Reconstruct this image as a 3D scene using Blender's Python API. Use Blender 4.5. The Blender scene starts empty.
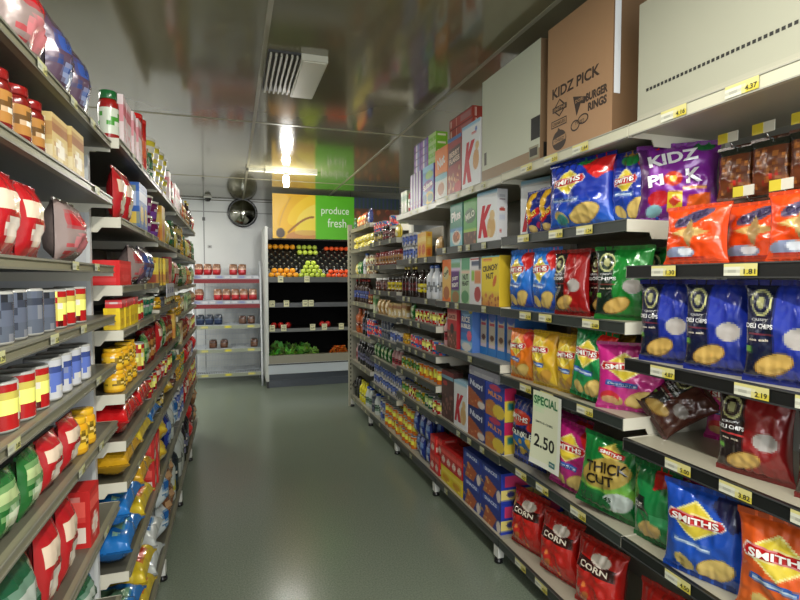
import bpy, math, random
import numpy as np
from mathutils import noise, Vector, Matrix, Euler
random.seed(7)
PI = math.pi
sc = bpy.context.scene
col = sc.collection

# ------------------------------------------------------------------ materials
def lin(c):
    out = []
    for x in c[:3]:
        x = max(0.0, min(255.0, x)) / 255.0
        out.append(x / 12.92 if x <= 0.04045 else ((x + 0.055) / 1.055) ** 2.4)
    return tuple(out)

def nmat(name):
    m = bpy.data.materials.new(name); m.use_nodes = True
    nt = m.node_tree; b = nt.nodes['Principled BSDF']
    return m, nt, b

def attr_mat(name, rough, metal=0.0, coat=0.0, bump=0.0, bscale=40, spec=0.5):
    m, nt, b = nmat(name)
    a = nt.nodes.new('ShaderNodeAttribute'); a.attribute_name = 'Col'
    nt.links.new(a.outputs['Color'], b.inputs['Base Color'])
    b.inputs['Roughness'].default_value = rough
    b.inputs['Metallic'].default_value = metal
    b.inputs['Coat Weight'].default_value = coat
    b.inputs['Coat Roughness'].default_value = 0.12
    b.inputs['Specular IOR Level'].default_value = spec
    if bump:
        n = nt.nodes.new('ShaderNodeTexNoise'); n.inputs['Scale'].default_value = bscale
        t = nt.nodes.new('ShaderNodeTexCoord')
        nt.links.new(t.outputs['Object'], n.inputs['Vector'])
        bp = nt.nodes.new('ShaderNodeBump'); bp.inputs['Strength'].default_value = bump
        bp.inputs['Distance'].default_value = 0.01
        nt.links.new(n.outputs['Fac'], bp.inputs['Height'])
        nt.links.new(bp.outputs['Normal'], b.inputs['Normal'])
    return m

MAT = {
    'paper': attr_mat('printed_card', 0.45, coat=0.0, bump=0.05, bscale=30),
    'foil': attr_mat('printed_foil_film', 0.26, metal=0.1, coat=0.6, bump=0.45, bscale=20),
    'gloss': attr_mat('glossy_plastic', 0.22, coat=0.3),
    'matte': attr_mat('matte_surface', 0.75, bump=0.1, bscale=60),
    'metal': attr_mat('painted_metal', 0.38, metal=0.0, bump=0.03, bscale=90),
    'black': attr_mat('matt_black_lining', 0.8, spec=.15),
    'chrome': attr_mat('bright_metal', 0.22, metal=0.9),
    'mirror': attr_mat('mirror_surface', 0.04, metal=1.0),
    'organic': attr_mat('fruit_skin', 0.38, bump=0.12, bscale=160),
}

def noise_mat(name, c1, c2, scale, rough, r2=None, spec=0.5, detail=6, coat=0.0, stretch=None, bump=0.0):
    m, nt, b = nmat(name)
    t = nt.nodes.new('ShaderNodeTexCoord'); mp = nt.nodes.new('ShaderNodeMapping')
    if stretch: mp.inputs['Scale'].default_value = stretch
    n = nt.nodes.new('ShaderNodeTexNoise'); n.inputs['Scale'].default_value = scale; n.inputs['Detail'].default_value = detail
    r = nt.nodes.new('ShaderNodeValToRGB')
    r.color_ramp.elements[0].color = (*lin(c1), 1); r.color_ramp.elements[1].color = (*lin(c2), 1)
    r.color_ramp.elements[0].position = 0.35; r.color_ramp.elements[1].position = 0.65
    nt.links.new(t.outputs['Object'], mp.inputs['Vector']); nt.links.new(mp.outputs[0], n.inputs['Vector'])
    nt.links.new(n.outputs['Fac'], r.inputs[0]); nt.links.new(r.outputs[0], b.inputs['Base Color'])
    b.inputs['Roughness'].default_value = rough
    b.inputs['Specular IOR Level'].default_value = spec
    b.inputs['Coat Weight'].default_value = coat
    b.inputs['Coat Roughness'].default_value = 0.1
    if bump:
        bp = nt.nodes.new('ShaderNodeBump'); bp.inputs['Strength'].default_value = bump; bp.inputs['Distance'].default_value = 0.01
        nt.links.new(n.outputs['Fac'], bp.inputs['Height']); nt.links.new(bp.outputs['Normal'], b.inputs['Normal'])
    return m

MAT['floor'] = noise_mat('speckled_vinyl_floor', (106, 117, 102), (126, 136, 120), 120, 0.22, detail=8)
MAT['ceiling'] = noise_mat('gloss_painted_ceiling', (114, 109, 84), (122, 117, 92), 1.5, 0.11, spec=1.0, coat=0.35, stretch=(1, .25, 1), bump=0.02)
MAT['wall'] = noise_mat('white_panel_wall', (218, 221, 222), (226, 228, 228), 2.0, 0.5)
def emit_mat(name, c, s):
    m, nt, b = nmat(name)
    b.inputs['Base Color'].default_value = (*lin(c), 1)
    b.inputs['Emission Color'].default_value = (*lin(c), 1)
    b.inputs['Emission Strength'].default_value = s
    return m
MAT['lamp'] = emit_mat('glowing_tube', (255, 252, 235), 22)
MAT['lamp2'] = emit_mat('glowing_tube_small', (250, 252, 255), 22)

# ------------------------------------------------------------------ text outlines
_tc = {}
def text_geo(s, bold=0.02):
    k = (s, bold)
    if k in _tc: return _tc[k]
    cu = bpy.data.curves.new('t', 'FONT'); cu.body = s; cu.offset = bold; cu.resolution_u = 3
    o = bpy.data.objects.new('t', cu); col.objects.link(o)
    dg = bpy.context.evaluated_depsgraph_get()
    me = o.evaluated_get(dg).to_mesh()
    me.calc_loop_triangles()
    vs = [(v.co.x, v.co.y) for v in me.vertices]
    ts = [tuple(t.vertices) for t in me.loop_triangles]
    o.evaluated_get(dg).to_mesh_clear()
    bpy.data.objects.remove(o); bpy.data.curves.remove(cu)
    x0 = min(v[0] for v in vs); x1 = max(v[0] for v in vs); y0 = min(v[1] for v in vs); y1 = max(v[1] for v in vs)
    w = x1 - x0; h = y1 - y0
    vs = [((x - (x0 + x1) / 2) / w, (y - (y0 + y1) / 2) / h) for x, y in vs]   # both axes -.5 .. .5
    _tc[k] = (vs, ts, w / h)
    return _tc[k]

# ------------------------------------------------------------------ mesh builder
class MB:
    def __init__(s, mats=('paper',)):
        s.v = []; s.f = []; s.c = []; s.m = []; s.sm = []; s.mats = list(mats)
    def face(s, idx, c, m=0, smooth=False):
        s.f.append(tuple(idx)); s.c.append(lin(c)); s.m.append(m); s.sm.append(smooth)
    def box(s, x0, y0, z0, x1, y1, z1, c, m=0, top=None):
        n = len(s.v)
        s.v += [(x0,y0,z0),(x1,y0,z0),(x1,y1,z0),(x0,y1,z0),(x0,y0,z1),(x1,y0,z1),(x1,y1,z1),(x0,y1,z1)]
        for q, f in enumerate(((0,3,2,1),(4,5,6,7),(0,1,5,4),(1,2,6,5),(2,3,7,6),(3,0,4,7))):
            s.face([n+i for i in f], (top if (q == 1 and top) else c), m)
        return s
    def prism(s, pts, y0, y1, c, m=0, axis='y'):
        # pts (a,b) polygon counter-clockwise ; extruded along axis
        n = len(s.v); k = len(pts)
        def P(a, b, t):
            return (a, t, b) if axis == 'y' else ((t, a, b) if axis == 'x' else (a, b, t))
        s.v += [P(a, b, y0) for a, b in pts] + [P(a, b, y1) for a, b in pts]
        s.face([n + i for i in range(k)], c, m); s.face([n + k + i for i in reversed(range(k))], c, m)
        for i in range(k):
            j = (i + 1) % k
            s.face([n + i, n + k + i, n + k + j, n + j], c, m)
        return s
    def grid(s, P, nu, nv, art, m=0, smooth=True, flip=False):
        """P(u,v)->xyz ; art(U,V)->(n,3) sRGB array"""
        n = len(s.v)
        for j in range(nv + 1):
            for i in range(nu + 1):
                s.v.append(P(i / nu, j / nv))
        U, V = np.meshgrid((np.arange(nu) + .5) / nu, (np.arange(nv) + .5) / nv)
        C = 0
        for du, dv in ((-.25, -.25), (.25, -.25), (-.25, .25), (.25, .25)):
            C = C + art((U + du / nu).ravel(), (V + dv / nv).ravel())
        C = C / 4
        for j in range(nv):
            for i in range(nu):
                a = n + j * (nu + 1) + i
                q = (a, a + 1, a + nu + 2, a + nu + 1)
                if flip: q = q[::-1]
                s.face(q, C[j * nu + i], m, smooth)
        return s
    def text(s, t, P, cu, cv, wu, hv, c, rot=0, m=0, off=0.0006, aspect=1.0, shear=0, bold=0.02):
        """wrap lettering on surface P(u,v,off); wu = width in u, hv = height in v"""
        vs, ts, ar = text_geo(t, bold); n = len(s.v)
        cr, sr = math.cos(rot), math.sin(rot)
        for x, y in vs:
            X = (x * wu + shear * y * hv) * aspect; Y = y * hv
            X, Y = X * cr - Y * sr, X * sr + Y * cr
            s.v.append(P(cu + X / aspect, cv + Y, off))
        for tr in ts: s.face([n + i for i in tr], c, m)
        return s
    def lathe(s, prof, seg=16, art=None, m=0, cx=0, cy=0):
        """prof: list of (r,z,color) ; color of ring i..i+1 from entry i"""
        n = len(s.v); k = len(prof)
        for r, z, *_ in prof:
            for i in range(seg):
                a = -PI / 2 + 2 * PI * (i / seg) - PI
                s.v.append((cx + r * math.cos(a), cy + r * math.sin(a), z))
        for j in range(k - 1):
            for i in range(seg):
                c = prof[j][2]
                if len(prof[j]) > 3:    # printed label: one ink per sector
                    if isinstance(prof[j][3], list): c = prof[j][3][i % len(prof[j][3])]
                    elif abs((i + .5) / seg - .5) < prof[j][3][0]: c = prof[j][3][1]
                a = n + j * seg + i; b = n + j * seg + (i + 1) % seg
                s.face((a, b, b + seg, a + seg), c, m, True)
        if prof[0][0] > 1e-5: s.face([n + i for i in reversed(range(seg))], prof[0][2], m)
        if prof[-1][0] > 1e-5: s.face([n + (k - 1) * seg + i for i in range(seg)], prof[-1][2], m)
        return s
    def tube(s, pts, r, c, seg=8, m=0):
        n = len(s.v); pts = [Vector(p) for p in pts]
        for i, p in enumerate(pts):
            d = (pts[min(i + 1, len(pts) - 1)] - pts[max(i - 1, 0)]).normalized()
            a = d.cross(Vector((0, 0, 1)))
            if a.length < 1e-3: a = d.cross(Vector((1, 0, 0)))
            a.normalize(); b = d.cross(a)
            for j in range(seg):
                t = 2 * PI * j / seg
                s.v.append(tuple(p + r * (math.cos(t) * a + math.sin(t) * b)))
        for i in range(len(pts) - 1):
            for j in range(seg):
                q = n + i * seg + j; w = n + i * seg + (j + 1) % seg
                s.face((q, q + seg, w + seg, w), c, m, True)
        s.face([n + j for j in range(seg)], c, m); s.face([n + (len(pts) - 1) * seg + j for j in reversed(range(seg))], c, m)
        return s
    def mesh(s, name):
        me = bpy.data.meshes.new(name)
        me.from_pydata(s.v, [], s.f)
        for mm in s.mats: me.materials.append(MAT[mm])
        at = me.color_attributes.new('Col', 'FLOAT_COLOR', 'CORNER')
        arr = []
        for f, c in zip(s.f, s.c): arr += [c[0], c[1], c[2], 1.0] * len(f)
        at.data.foreach_set('color', arr)
        me.polygons.foreach_set('material_index', s.m)
        me.polygons.foreach_set('use_smooth', s.sm)
        me.update()
        return me

def link(name, me, parent=None, loc=(0, 0, 0), rot=(0, 0, 0), scale=None):
    o = bpy.data.objects.new(name, me); col.objects.link(o)
    o.location = loc; o.rotation_euler = rot
    if scale: o.scale = scale
    if parent: o.parent = parent
    return o
def tag(o, label, cat, group=None):
    o['label'] = label; o['category'] = cat
    if group: o['group'] = group
    n = len(label.split())
    if n > 16 or n < 4: print('LABELLEN', n, label)
    return o
def struct(o): o['kind'] = 'structure'; return o
def empty(name, loc=(0, 0, 0), rz=0):
    o = bpy.data.objects.new(name, None); col.objects.link(o); o.location = loc; o.rotation_euler = (0, 0, rz)
    o.empty_display_size = .05
    return o

# ------------------------------------------------------------------ art: layers of flat shapes
def A(base, *layers):
    def f(U, V):
        C = np.empty((len(U), 3)); C[:] = base[:3]
        for L in layers:
            k = L[0]
            if k == 'r':      # rect u0 v0 u1 v1 col
                M = (U >= L[1]) & (V >= L[2]) & (U <= L[3]) & (V <= L[4]); C[M] = L[5]
            elif k == 'e':    # ellipse cu cv ru rv col rot
                rot = L[6] if len(L) > 6 else 0
                x = U - L[1]; y = (V - L[2])
                X = (x * math.cos(rot) + y * math.sin(rot)) / L[3]; Y = (-x * math.sin(rot) + y * math.cos(rot)) / L[4]
                C[X * X + Y * Y <= 1] = L[5]
            elif k == 'd':    # diamond cu cv ru rv col
                C[np.abs(U - L[1]) / L[3] + np.abs(V - L[2]) / L[4] <= 1] = L[5]
            elif k == 'p':    # convex polygon
                pts = L[1]; M = np.ones(len(U), bool)
                for i in range(len(pts)):
                    (x0, y0), (x1, y1) = pts[i], pts[(i + 1) % len(pts)]
                    M &= ((x1 - x0) * (V - y0) - (y1 - y0) * (U - x0)) >= 0
                C[M] = L[2]
            elif k == 'g':    # vertical blend between printed inks v0..v1, col0->col1
                t = np.clip((V - L[1]) / (L[2] - L[1]), 0, 1)[:, None]
                M = (V >= L[1]) & (V <= L[2])
                C[M] = (np.array(L[3]) * (1 - t) + np.array(L[4]) * t)[M]
            elif k == 'n':    # random printed confetti: seed density col, region
                rs = np.random.RandomState(L[1])
                for _ in range(L[2]):
                    cu = L[4] + rs.rand() * (L[6] - L[4]); cv = L[5] + rs.rand() * (L[7] - L[5]); r = .02 + rs.rand() * .05
                    C[((U - cu) / r) ** 2 + ((V - cv) / (r * .75)) ** 2 <= 1] = np.array(L[3]) * (.75 + .4 * rs.rand())
        return C
    return f

def labrings(r, z0, z1, base, band, patch, seg, seed, nr=6):
    rs = random.Random(seed * 7 + 11); out = []
    extra = [(225, 220, 205), tuple(x * .45 for x in base), tuple(min(255, x * .6 + 90) for x in band)]
    for k in range(nr):
        row_ = []; cc = band if 1 <= k <= nr - 3 else base
        for i in range(seg):
            f = abs((i + .5) / seg - .5)
            c = cc
            if f < .16 and 1 <= k < nr - 1: c = patch if k in (2, 3) else (band if cc is base else base)
            q = rs.random()
            if q < .14: c = rs.choice(extra)
            elif q < .24: c = patch
            row_.append(c)
        out.append((r, z0 + (z1 - z0) * k / nr, base, row_))
    return out
# ------------------------------------------------------------------ product kinds
class Spec: pass
SP = {}
def spec(key, kind, desc, cat, w, d, h, root, kids=()):
    s = Spec(); s.key = key; s.kind = kind; s.desc = desc; s.cat = cat; s.w = w; s.d = d; s.h = h; s.root = root; s.kids = kids
    SP[key] = s; return s
def place(s, loc, rot, label, group=None, scale=None):
    if isinstance(s, str): s = SP[s]
    if isinstance(rot, (int, float)): rot = (0, 0, rot)
    o = link(s.kind, s.root, None, loc, rot, scale); tag(o, label, s.cat, group)
    for nm, me, lp in s.kids: link(nm, me, o, lp)
    return o

def flat(y, w, h, z0=0.0):
    return lambda u, v, off=0.0: ((u - .5) * w, y - off, z0 + v * h)

def boxspec(key, desc, w, d, h, base, layers=(), texts=(), side=None, sidelayers=(), top=None, kind='cereal_box', cat='box', res=130, sidetexts=()):
    """front = local -Y"""
    b = MB(('paper',))
    nu = max(4, int(w * res)); nv = max(4, int(h * res)); nd = max(3, int(d * res))
    side = side or tuple(x * .92 for x in base); top = top or base
    F = flat(-d / 2, w, h)
    b.grid(F, nu, nv, A(base, *layers), smooth=False)
    B_ = lambda u, v, off=0: ((.5 - u) * w, d / 2 + off, v * h)
    b.grid(B_, 4, 4, A(base), smooth=False)
    R_ = lambda u, v, off=0: (w / 2 + off, (u - .5) * d, v * h)
    L_ = lambda u, v, off=0: (-w / 2 - off, (.5 - u) * d, v * h)
    b.grid(R_, nd, nv, A(side, *sidelayers), smooth=False); b.grid(L_, nd, nv, A(side, *sidelayers), smooth=False)
    b.grid(lambda u, v, off=0: ((u - .5) * w, (v - .5) * d, h), 2, 2, A(top), smooth=False)
    b.grid(lambda u, v, off=0: ((u - .5) * w, (.5 - v) * d, 0), 2, 2, A(side), smooth=False)
    # top flap seam
    b.box(-w / 2 + .002, -.003, h - .0005, w / 2 - .002, .003, h + .0012, tuple(x * .85 for x in top))
    for t in texts:
        b.text(t[0], F, t[1], t[2], t[3], t[4], t[5], rot=(t[6] if len(t) > 6 else 0), aspect=w / h, shear=(t[7] if len(t) > 7 else 0), bold=(t[8] if len(t) > 8 else .04))
    for t in sidetexts:
        b.text(t[0], R_, t[1], t[2], t[3], t[4], t[5], rot=(t[6] if len(t) > 6 else 0), aspect=d / h)
        b.text(t[0], L_, t[1], t[2], t[3], t[4], t[5], rot=(t[6] if len(t) > 6 else 0), aspect=d / h)
    return spec(key, kind, desc, cat, w, d, h, b.mesh(kind))

def bagspec(key, desc, w, t, h, base, layers=(), texts=(), kind='chip_bag', cat='bag', res=190, back=None, seal=None, seed=0, mat='foil', fat=.55, full=.45):
    nu = max(10, int(w * res)); nv = max(12, int(h * res)); sl = .055
    def bul(v):
        q = (v - sl) / (1 - 2 * sl)
        return 0.0 if q <= 0 or q >= 1 else math.sin(PI * q) ** full
    def Pf(u, v, off=0.0, sgn=-1):
        B = bul(v); e = 1 - abs(2 * u - 1) ** 2.6
        x = (u - .5) * w * (1 - .10 * B); z = v * h
        wr = noise.noise(Vector((u * 4 + seed, v * 5, seed * 1.7 + sgn))) * .17 + (.5 - abs(noise.noise(Vector((u * 6 + seed, v * 5.5, seed + sgn * 3))))) * .16
        cr = math.sin(u * 46 + 3 * noise.noise(Vector((u * 9, v * 4, seed)))) * (1 - B) * .05 * (1 if B > 0 else .25)
        y = sgn * (t / 2 * B * (max(0, e) ** fat) * (1 + wr * 2.0) + .0012 + t * cr * max(0, e))
        z += h * .012 * noise.noise(Vector((u * 6, seed, v))) * (1 - B)
        z = max(0, z)
        return (x, y + sgn * off, z)
    b = MB((mat,))
    seal = seal or tuple(x * .8 for x in base)
    b.grid(Pf, nu, nv, A(base, *layers), smooth=True)
    b.grid(lambda u, v: Pf(1 - u, v, 0, 1), max(8, nu // 2), max(10, nv // 2), A(back or base), smooth=True)
    for tt in texts:
        b.text(tt[0], lambda u, v, off: Pf(u, v, off), tt[1], tt[2], tt[3], tt[4], tt[5], rot=(tt[6] if len(tt) > 6 else 0), aspect=w / h, shear=(tt[7] if len(tt) > 7 else 0), off=.0048, bold=(tt[8] if len(tt) > 8 else .025))
    kids = []
    for z0 in (0.0, h * (1 - sl)):
        s = MB((mat,)); n = 30
        for i in range(n):      # crimped seal ribs
            xa = -w / 2 + w * i / n; xb = xa + w / n
            yo = .0016 if i % 2 else .0024
            s.box(xa, -yo, z0, xb, yo, z0 + h * sl, seal)
        kids.append(('crimped_seal', s.mesh('crimped_seal'), (0, 0, 0)))
    return spec(key, kind, desc, cat, w, t, h, b.mesh(kind), kids)

def canspec(key, desc, r, h, base, band, kind='tin_can', cat='can', lidc=(170, 170, 165), patch=None):
    b = MB(('gloss',)); p = patch or tuple(min(255, x * 1.25 + 20) for x in band)
    b.lathe([(r * .93, 0, lidc), (r, .004, lidc), *labrings(r, h * .06, h * .94, base, band, p, 18, len(key) + int(h * 1000)), (r, h * .94, lidc), (r, h - .004, lidc), (r * .94, h, lidc), (r * .92, h - .003, tuple(x * .9 for x in lidc)), (0.0, h - .003, lidc)], 18)
    return spec(key, kind, desc, cat, 2 * r, 2 * r, h, b.mesh(kind))

def jarspec(key, desc, r, h, content, label, lidc, kind='jar', cat='jar', patch=None):
    b = MB(('gloss',)); p = patch or tuple(x * .6 for x in label)
    b.lathe([(r * .9, 0, content), (r, .006, content), *labrings(r, h * .16, h * .66, label, label, p, 16, len(key)), (r, h * .66, content), (r * .97, h * .75, content), (r * .8, h * .84, content), (0.0, h * .845, content)], 16)
    k = MB(('gloss',)); k.lathe([(r * .84, h * .835, lidc), (r * .86, h * .85, lidc), (r * .86, h * .99, lidc), (r * .82, h, lidc), (0.0, h, lidc)], 16)
    return spec(key, kind, desc, cat, 2 * r, 2 * r, h, b.mesh(kind), [('lid', k.mesh('lid'), (0, 0, 0))])

def botspec(key, desc, r, h, body, label, cap, kind='bottle', cat='bottle', neck=.3, patch=None, lab=(.2, .5), mat='gloss'):
    b = MB((mat,)); p = patch or tuple(x * .65 for x in label); s = h * .62
    pr = [(r * .9, 0, body), (r, .006, body), *labrings(r, h * lab[0], h * lab[1], label, label, p, 16, len(key) + 3), (r, h * lab[1], body), (r, s, body), (r * .86, s + h * .07, body), (r * (neck + .2), s + h * .14, body), (r * neck, s + h * .2, body), (r * neck, h * .93, body), (0.0, h * .931, body)]
    b.lathe(pr, 16)
    k = MB(('gloss',)); k.lathe([(r * neck * 1.1, h * .9, cap), (r * neck * 1.15, h * .91, cap), (r * neck * 1.12, h * .99, cap), (0.0, h, cap)], 12)
    return spec(key, kind, desc, cat, 2 * r, 2 * r, h, b.mesh(kind), [('cap', k.mesh('cap'), (0, 0, 0))])

def tubspec(key, desc, r, h, body, lidc, kind='noodle_tub', cat='tub', patch=None):
    b = MB(('gloss',)); p = patch or (225, 215, 200)
    b.lathe([(r * .72, 0, body), (r * .75, .004, body), *([(r * (.78 + .16 * k_ / 5), zz_, c_, l_) for k_, (r_, zz_, c_, l_) in enumerate(labrings(r, h * .15, h * .8, body, p, lidc, 20, len(key), 5))] if key == 'yeltub' else [(r * .79, h * .15, body, (.3, p)), (r * .87, h * .5, body, (.12, (206, 190, 200))), (r * .9, h * .62, body)]), (r * .96, h * .9, body), (0.0, h * .9, body)], 20)
    k = MB(('gloss',)); k.lathe([(r * .97, h * .88, lidc), (r, h * .89, lidc), (r, h * .97, lidc), (r * .94, h, lidc), (0.0, h * .985, lidc)], 20)
    return spec(key, kind, desc, cat, 2 * r, 2 * r, h, b.mesh(kind), [('lid', k.mesh('lid'), (0, 0, 0))])

W = (235, 232, 225); BK = (22, 22, 24); RED = (190, 28, 30); YEL = (228, 196, 40); CHIP = (222, 192, 112); CHIP2 = (196, 156, 70)
# --- small grocery kinds for the long rows
canspec('redcan', 'red soup tin', .037, .10, (176, 30, 32), (205, 190, 90))
canspec('yelcan', 'yellow fruit tin', .037, .10, (214, 178, 40), (70, 120, 50))
canspec('orgcan', 'orange soup tin', .037, .11, (216, 110, 30), (225, 190, 60))
canspec('bluecan', 'blue milk tin', .037, .10, (36, 98, 178), (200, 60, 60))
canspec('whitecan', 'white and blue tin', .037, .11, (196, 198, 204), (60, 78, 140))
canspec('greencan', 'green vegetable tin', .04, .11, (20, 92, 62), (170, 190, 120))
canspec('greycan', 'dull grey fish tin', .037, .09, (90, 98, 112), (60, 66, 80))
canspec('tancan', 'brown and cream tin', .036, .10, (150, 108, 56), (210, 190, 140))
canspec('darkcan', 'dark olive tin', .036, .11, (56, 56, 44), (150, 130, 60))
jarspec('redjar', 'dark red sauce jar', .034, .135, (110, 22, 18), (170, 120, 60), (130, 20, 20))
jarspec('brownjar', 'brown spread jar', .034, .125, (74, 38, 24), (120, 70, 60), (225, 225, 220))
jarspec('yeljar', 'yellow labelled spread jar', .036, .13, (70, 40, 20), (220, 200, 40), (30, 30, 30))
jarspec('greenjar', 'green pickle jar', .036, .14, (70, 84, 34), (40, 104, 60), (40, 110, 60))
jarspec('mustard', 'yellow mustard jar', .034, .080, (222, 164, 30), (236, 190, 50), (230, 180, 40))
jarspec('relish', 'tall red and green relish jar', .032, .175, (150, 26, 24), (206, 214, 196), (26, 96, 48), patch=(70, 150, 50))
jarspec('coffeejar', 'dark coffee jar', .04, .15, (44, 30, 24), (120, 30, 36), (60, 20, 20))
botspec('redbot', 'red sauce bottle', .034, .24, (168, 24, 22), (225, 210, 190), (40, 110, 60))
botspec('darkbot', 'dark sauce bottle', .034, .25, (34, 20, 18), (96, 40, 44), (180, 160, 60))
botspec('cola', 'dark bottle with blue label', .04, .27, (46, 26, 18), (60, 80, 150), (170, 40, 40))
botspec('yelbot', 'dark bottle with yellow label', .036, .22, (40, 24, 16), (222, 206, 40), (50, 40, 30))
botspec('orgbot', 'large orange cordial bottle', .05, .28, (176, 84, 30), (150, 60, 30), (160, 60, 30), neck=.35)
botspec('winebot', 'near black vinegar bottle', .036, .27, (22, 22, 30), (110, 110, 140), (200, 200, 205))
botspec('milk', 'white plastic milk bottle', .045, .26, (212, 216, 222), (200, 206, 214), (80, 110, 180), neck=.4)
botspec('oilbot', 'yellow detergent bottle', .042, .24, (222, 210, 30), (236, 226, 60), (210, 200, 40), neck=.35)
botspec('bluecap', 'white bottle with blue cap', .042, .22, (206, 214, 210), (120, 150, 130), (40, 80, 180), neck=.55)
botspec('clearbot', 'clear plastic bottle', .044, .30, (170, 176, 170), (176, 182, 172), (215, 215, 215), neck=.35)
botspec('pinkbot', 'pink and white bottle', .034, .2, (196, 150, 150), (160, 60, 70), (200, 190, 190), neck=.5)
botspec('bigclear', 'large clear plastic bottle', .058, .37, (178, 184, 178), (186, 192, 186), (215, 215, 215), neck=.3, patch=(200, 190, 60), lab=(.1, .4))
botspec('bigdark', 'large dark bottle', .055, .36, (26, 36, 44), (40, 60, 70), (200, 200, 200), neck=.3, lab=(.2, .5))
tubspec('cupnood', 'purple noodle cup', .060, .11, (112, 26, 84), (218, 212, 200), patch=(120, 70, 160))
tubspec('yeltub', 'yellow noodle cup', .062, .12, (222, 206, 60), (226, 222, 206), patch=(214, 90, 40))
tubspec('greentub', 'green lidded tub', .055, .08, (16, 96, 72), (200, 212, 190), kind='food_tub', patch=(110, 160, 130))
def pk(key, desc, w, t, h, base, l2, kind='packet', seed=0, texts=()):
    l3 = tuple(min(255, x * .5 + 120) for x in l2)
    bagspec(key, desc, w, t, h, base, [('r', .1, .55, .9, .78, l2), ('e', .5, .32, .3, .16, l3), ('n', seed + 3, 8, l2, .1, .1, .9, .45)], texts, kind=kind, cat='packet', res=85, seed=seed)
pk('orgpk', 'orange snack packet', .10, .05, .16, (206, 84, 30), (232, 190, 90), seed=1)
pk('redpk', 'red noodle packet', .11, .05, .16, (182, 26, 34), (236, 214, 190), seed=2)
pk('bluepk', 'dark blue packet', .11, .05, .17, (30, 48, 130), (120, 150, 200), seed=3)
pk('greenpk', 'green soup packet', .10, .045, .15, (34, 104, 46), (190, 210, 150), seed=4)
pk('yelpk', 'yellow pasta packet', .12, .05, .13, (214, 190, 50), (236, 226, 160), seed=5)
pk('yelnood', 'yellow noodle packet', .14, .06, .075, (206, 190, 60), (230, 214, 110), seed=6)
pk('tanpk', 'tan biscuit packet', .11, .05, .15, (190, 150, 90), (226, 204, 160), seed=7)
pk('clearpk', 'clear and red sweets bag', .17, .08, .2, (150, 132, 128), (196, 24, 36), seed=8)
pk('multipk', 'multicoloured sweets bag', .16, .07, .19, (90, 70, 90), (60, 90, 170), seed=9)
pk('redbag', 'bright red bag', .18, .1, .13, (200, 22, 26), (226, 60, 60), seed=10)
pk('yelbag', 'golden yellow bag', .18, .1, .13, (200, 158, 34), (230, 200, 60), seed=11)
pk('bluebag', 'bright blue bag', .22, .12, .2, (30, 108, 178), (150, 190, 214), seed=12)
pk('whitebag', 'blue and white flour bag', .16, .1, .2, (196, 204, 206), (28, 92, 160), seed=13)
pk('brownbag', 'brown nut bag', .15, .08, .17, (120, 76, 50), (190, 150, 110), seed=14)
pk('greenbag', 'dark green bag', .17, .08, .15, (24, 84, 54), (180, 190, 180), seed=15)
pk('petbag', 'orange and white bag', .18, .1, .22, (214, 110, 50), (230, 220, 210), seed=16)
def bx(key, desc, w, d, h, base, l2, l3=(230, 225, 210), kind='grocery_box', seed=0):
    ly = [('r', 0, .62, 1, .85, l2), ('e', .5, .33, .34, .2, l3), ('n', seed, 6, l2, .1, .05, .9, .5)]
    boxspec(key, desc, w, d, h, base, ly, side=base, sidelayers=[('r', .12, .5, .88, .8, l2), ('r', .12, .08, .88, .38, l3), ('r', .2, .85, .8, .92, l3)], kind=kind, cat='box', res=85)
bx('grnbox', 'green and white box', .07, .05, .2, (180, 196, 150), (60, 130, 60), seed=1)
bx('yelbox', 'yellow tea box', .10, .06, .12, (228, 196, 30), (236, 214, 90), (160, 60, 30), seed=2)
bx('yelbox2', 'tall yellow rice box', .11, .05, .2, (226, 172, 44), (238, 208, 110), (206, 96, 30), seed=3)
bx('redbox', 'dark red box', .09, .05, .17, (152, 24, 30), (205, 60, 50), (214, 190, 150), seed=4)
bx('bluebox', 'blue and yellow meal box', .11, .05, .19, (44, 96, 180), (196, 206, 232), (230, 196, 80), seed=5)
bx('whitebox', 'white and pink box', .075, .045, .19, (224, 204, 206), (206, 80, 96), (226, 210, 212), seed=6)
bx('tanbox', 'cream biscuit box', .11, .05, .13, (200, 176, 116), (150, 96, 50), seed=7)
boxspec('purbox', 'purple bar box', .15, .09, .055, (110, 52, 156), [('r', .3, 0, .5, 1, (214, 208, 216)), ('r', .5, .1, .8, .9, (96, 96, 170)), ('r', 0, .9, 1, 1, (60, 24, 90)), ('e', .15, .5, .1, .3, (140, 90, 180))], side=(104, 56, 150), sidelayers=[('r', .3, 0, .6, 1, (206, 204, 214))])
bx('redblock', 'bright red gift box', .17, .10, .085, (214, 24, 26), (232, 50, 50), (226, 70, 70), seed=9)
bx('smallyel', 'small yellow stock box', .075, .05, .073, (234, 204, 22), (226, 190, 20), (200, 160, 20), seed=10)
bx('redsm', 'small red box', .075, .05, .027, (196, 26, 28), (220, 200, 200), (200, 40, 40), seed=11)
bx('redcase', 'red rice cracker box', .085, .12, .13, (190, 34, 32), (230, 90, 80), (230, 214, 200), seed=12)
bx('yelcase', 'yellow cracker box', .17, .12, .11, (222, 198, 34), (236, 216, 90), (206, 150, 30), seed=13)
def tube_spec():
    b = MB(('gloss',)); r = .038; h = .24
    b.lathe([(r, 0, W), (r, .01, (190, 40, 30)), (r, h * .3, (214, 120, 40), (.2, (226, 90, 40))), (r, h * .62, (206, 34, 28)), (r, h * .93, W), (0.0, h * .93, W)], 18)
    k = MB(('gloss',)); k.lathe([(r * 1.03, h * .92, (214, 30, 28)), (r * 1.03, h, (214, 30, 28)), (0.0, h, (214, 30, 28))], 18)
    spec('redtube', 'chip_tube', 'red crisp tube', 'tube', 2 * r, 2 * r, h, b.mesh('chip_tube'), [('lid', k.mesh('lid'), (0, 0, 0))])
tube_spec()

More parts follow.
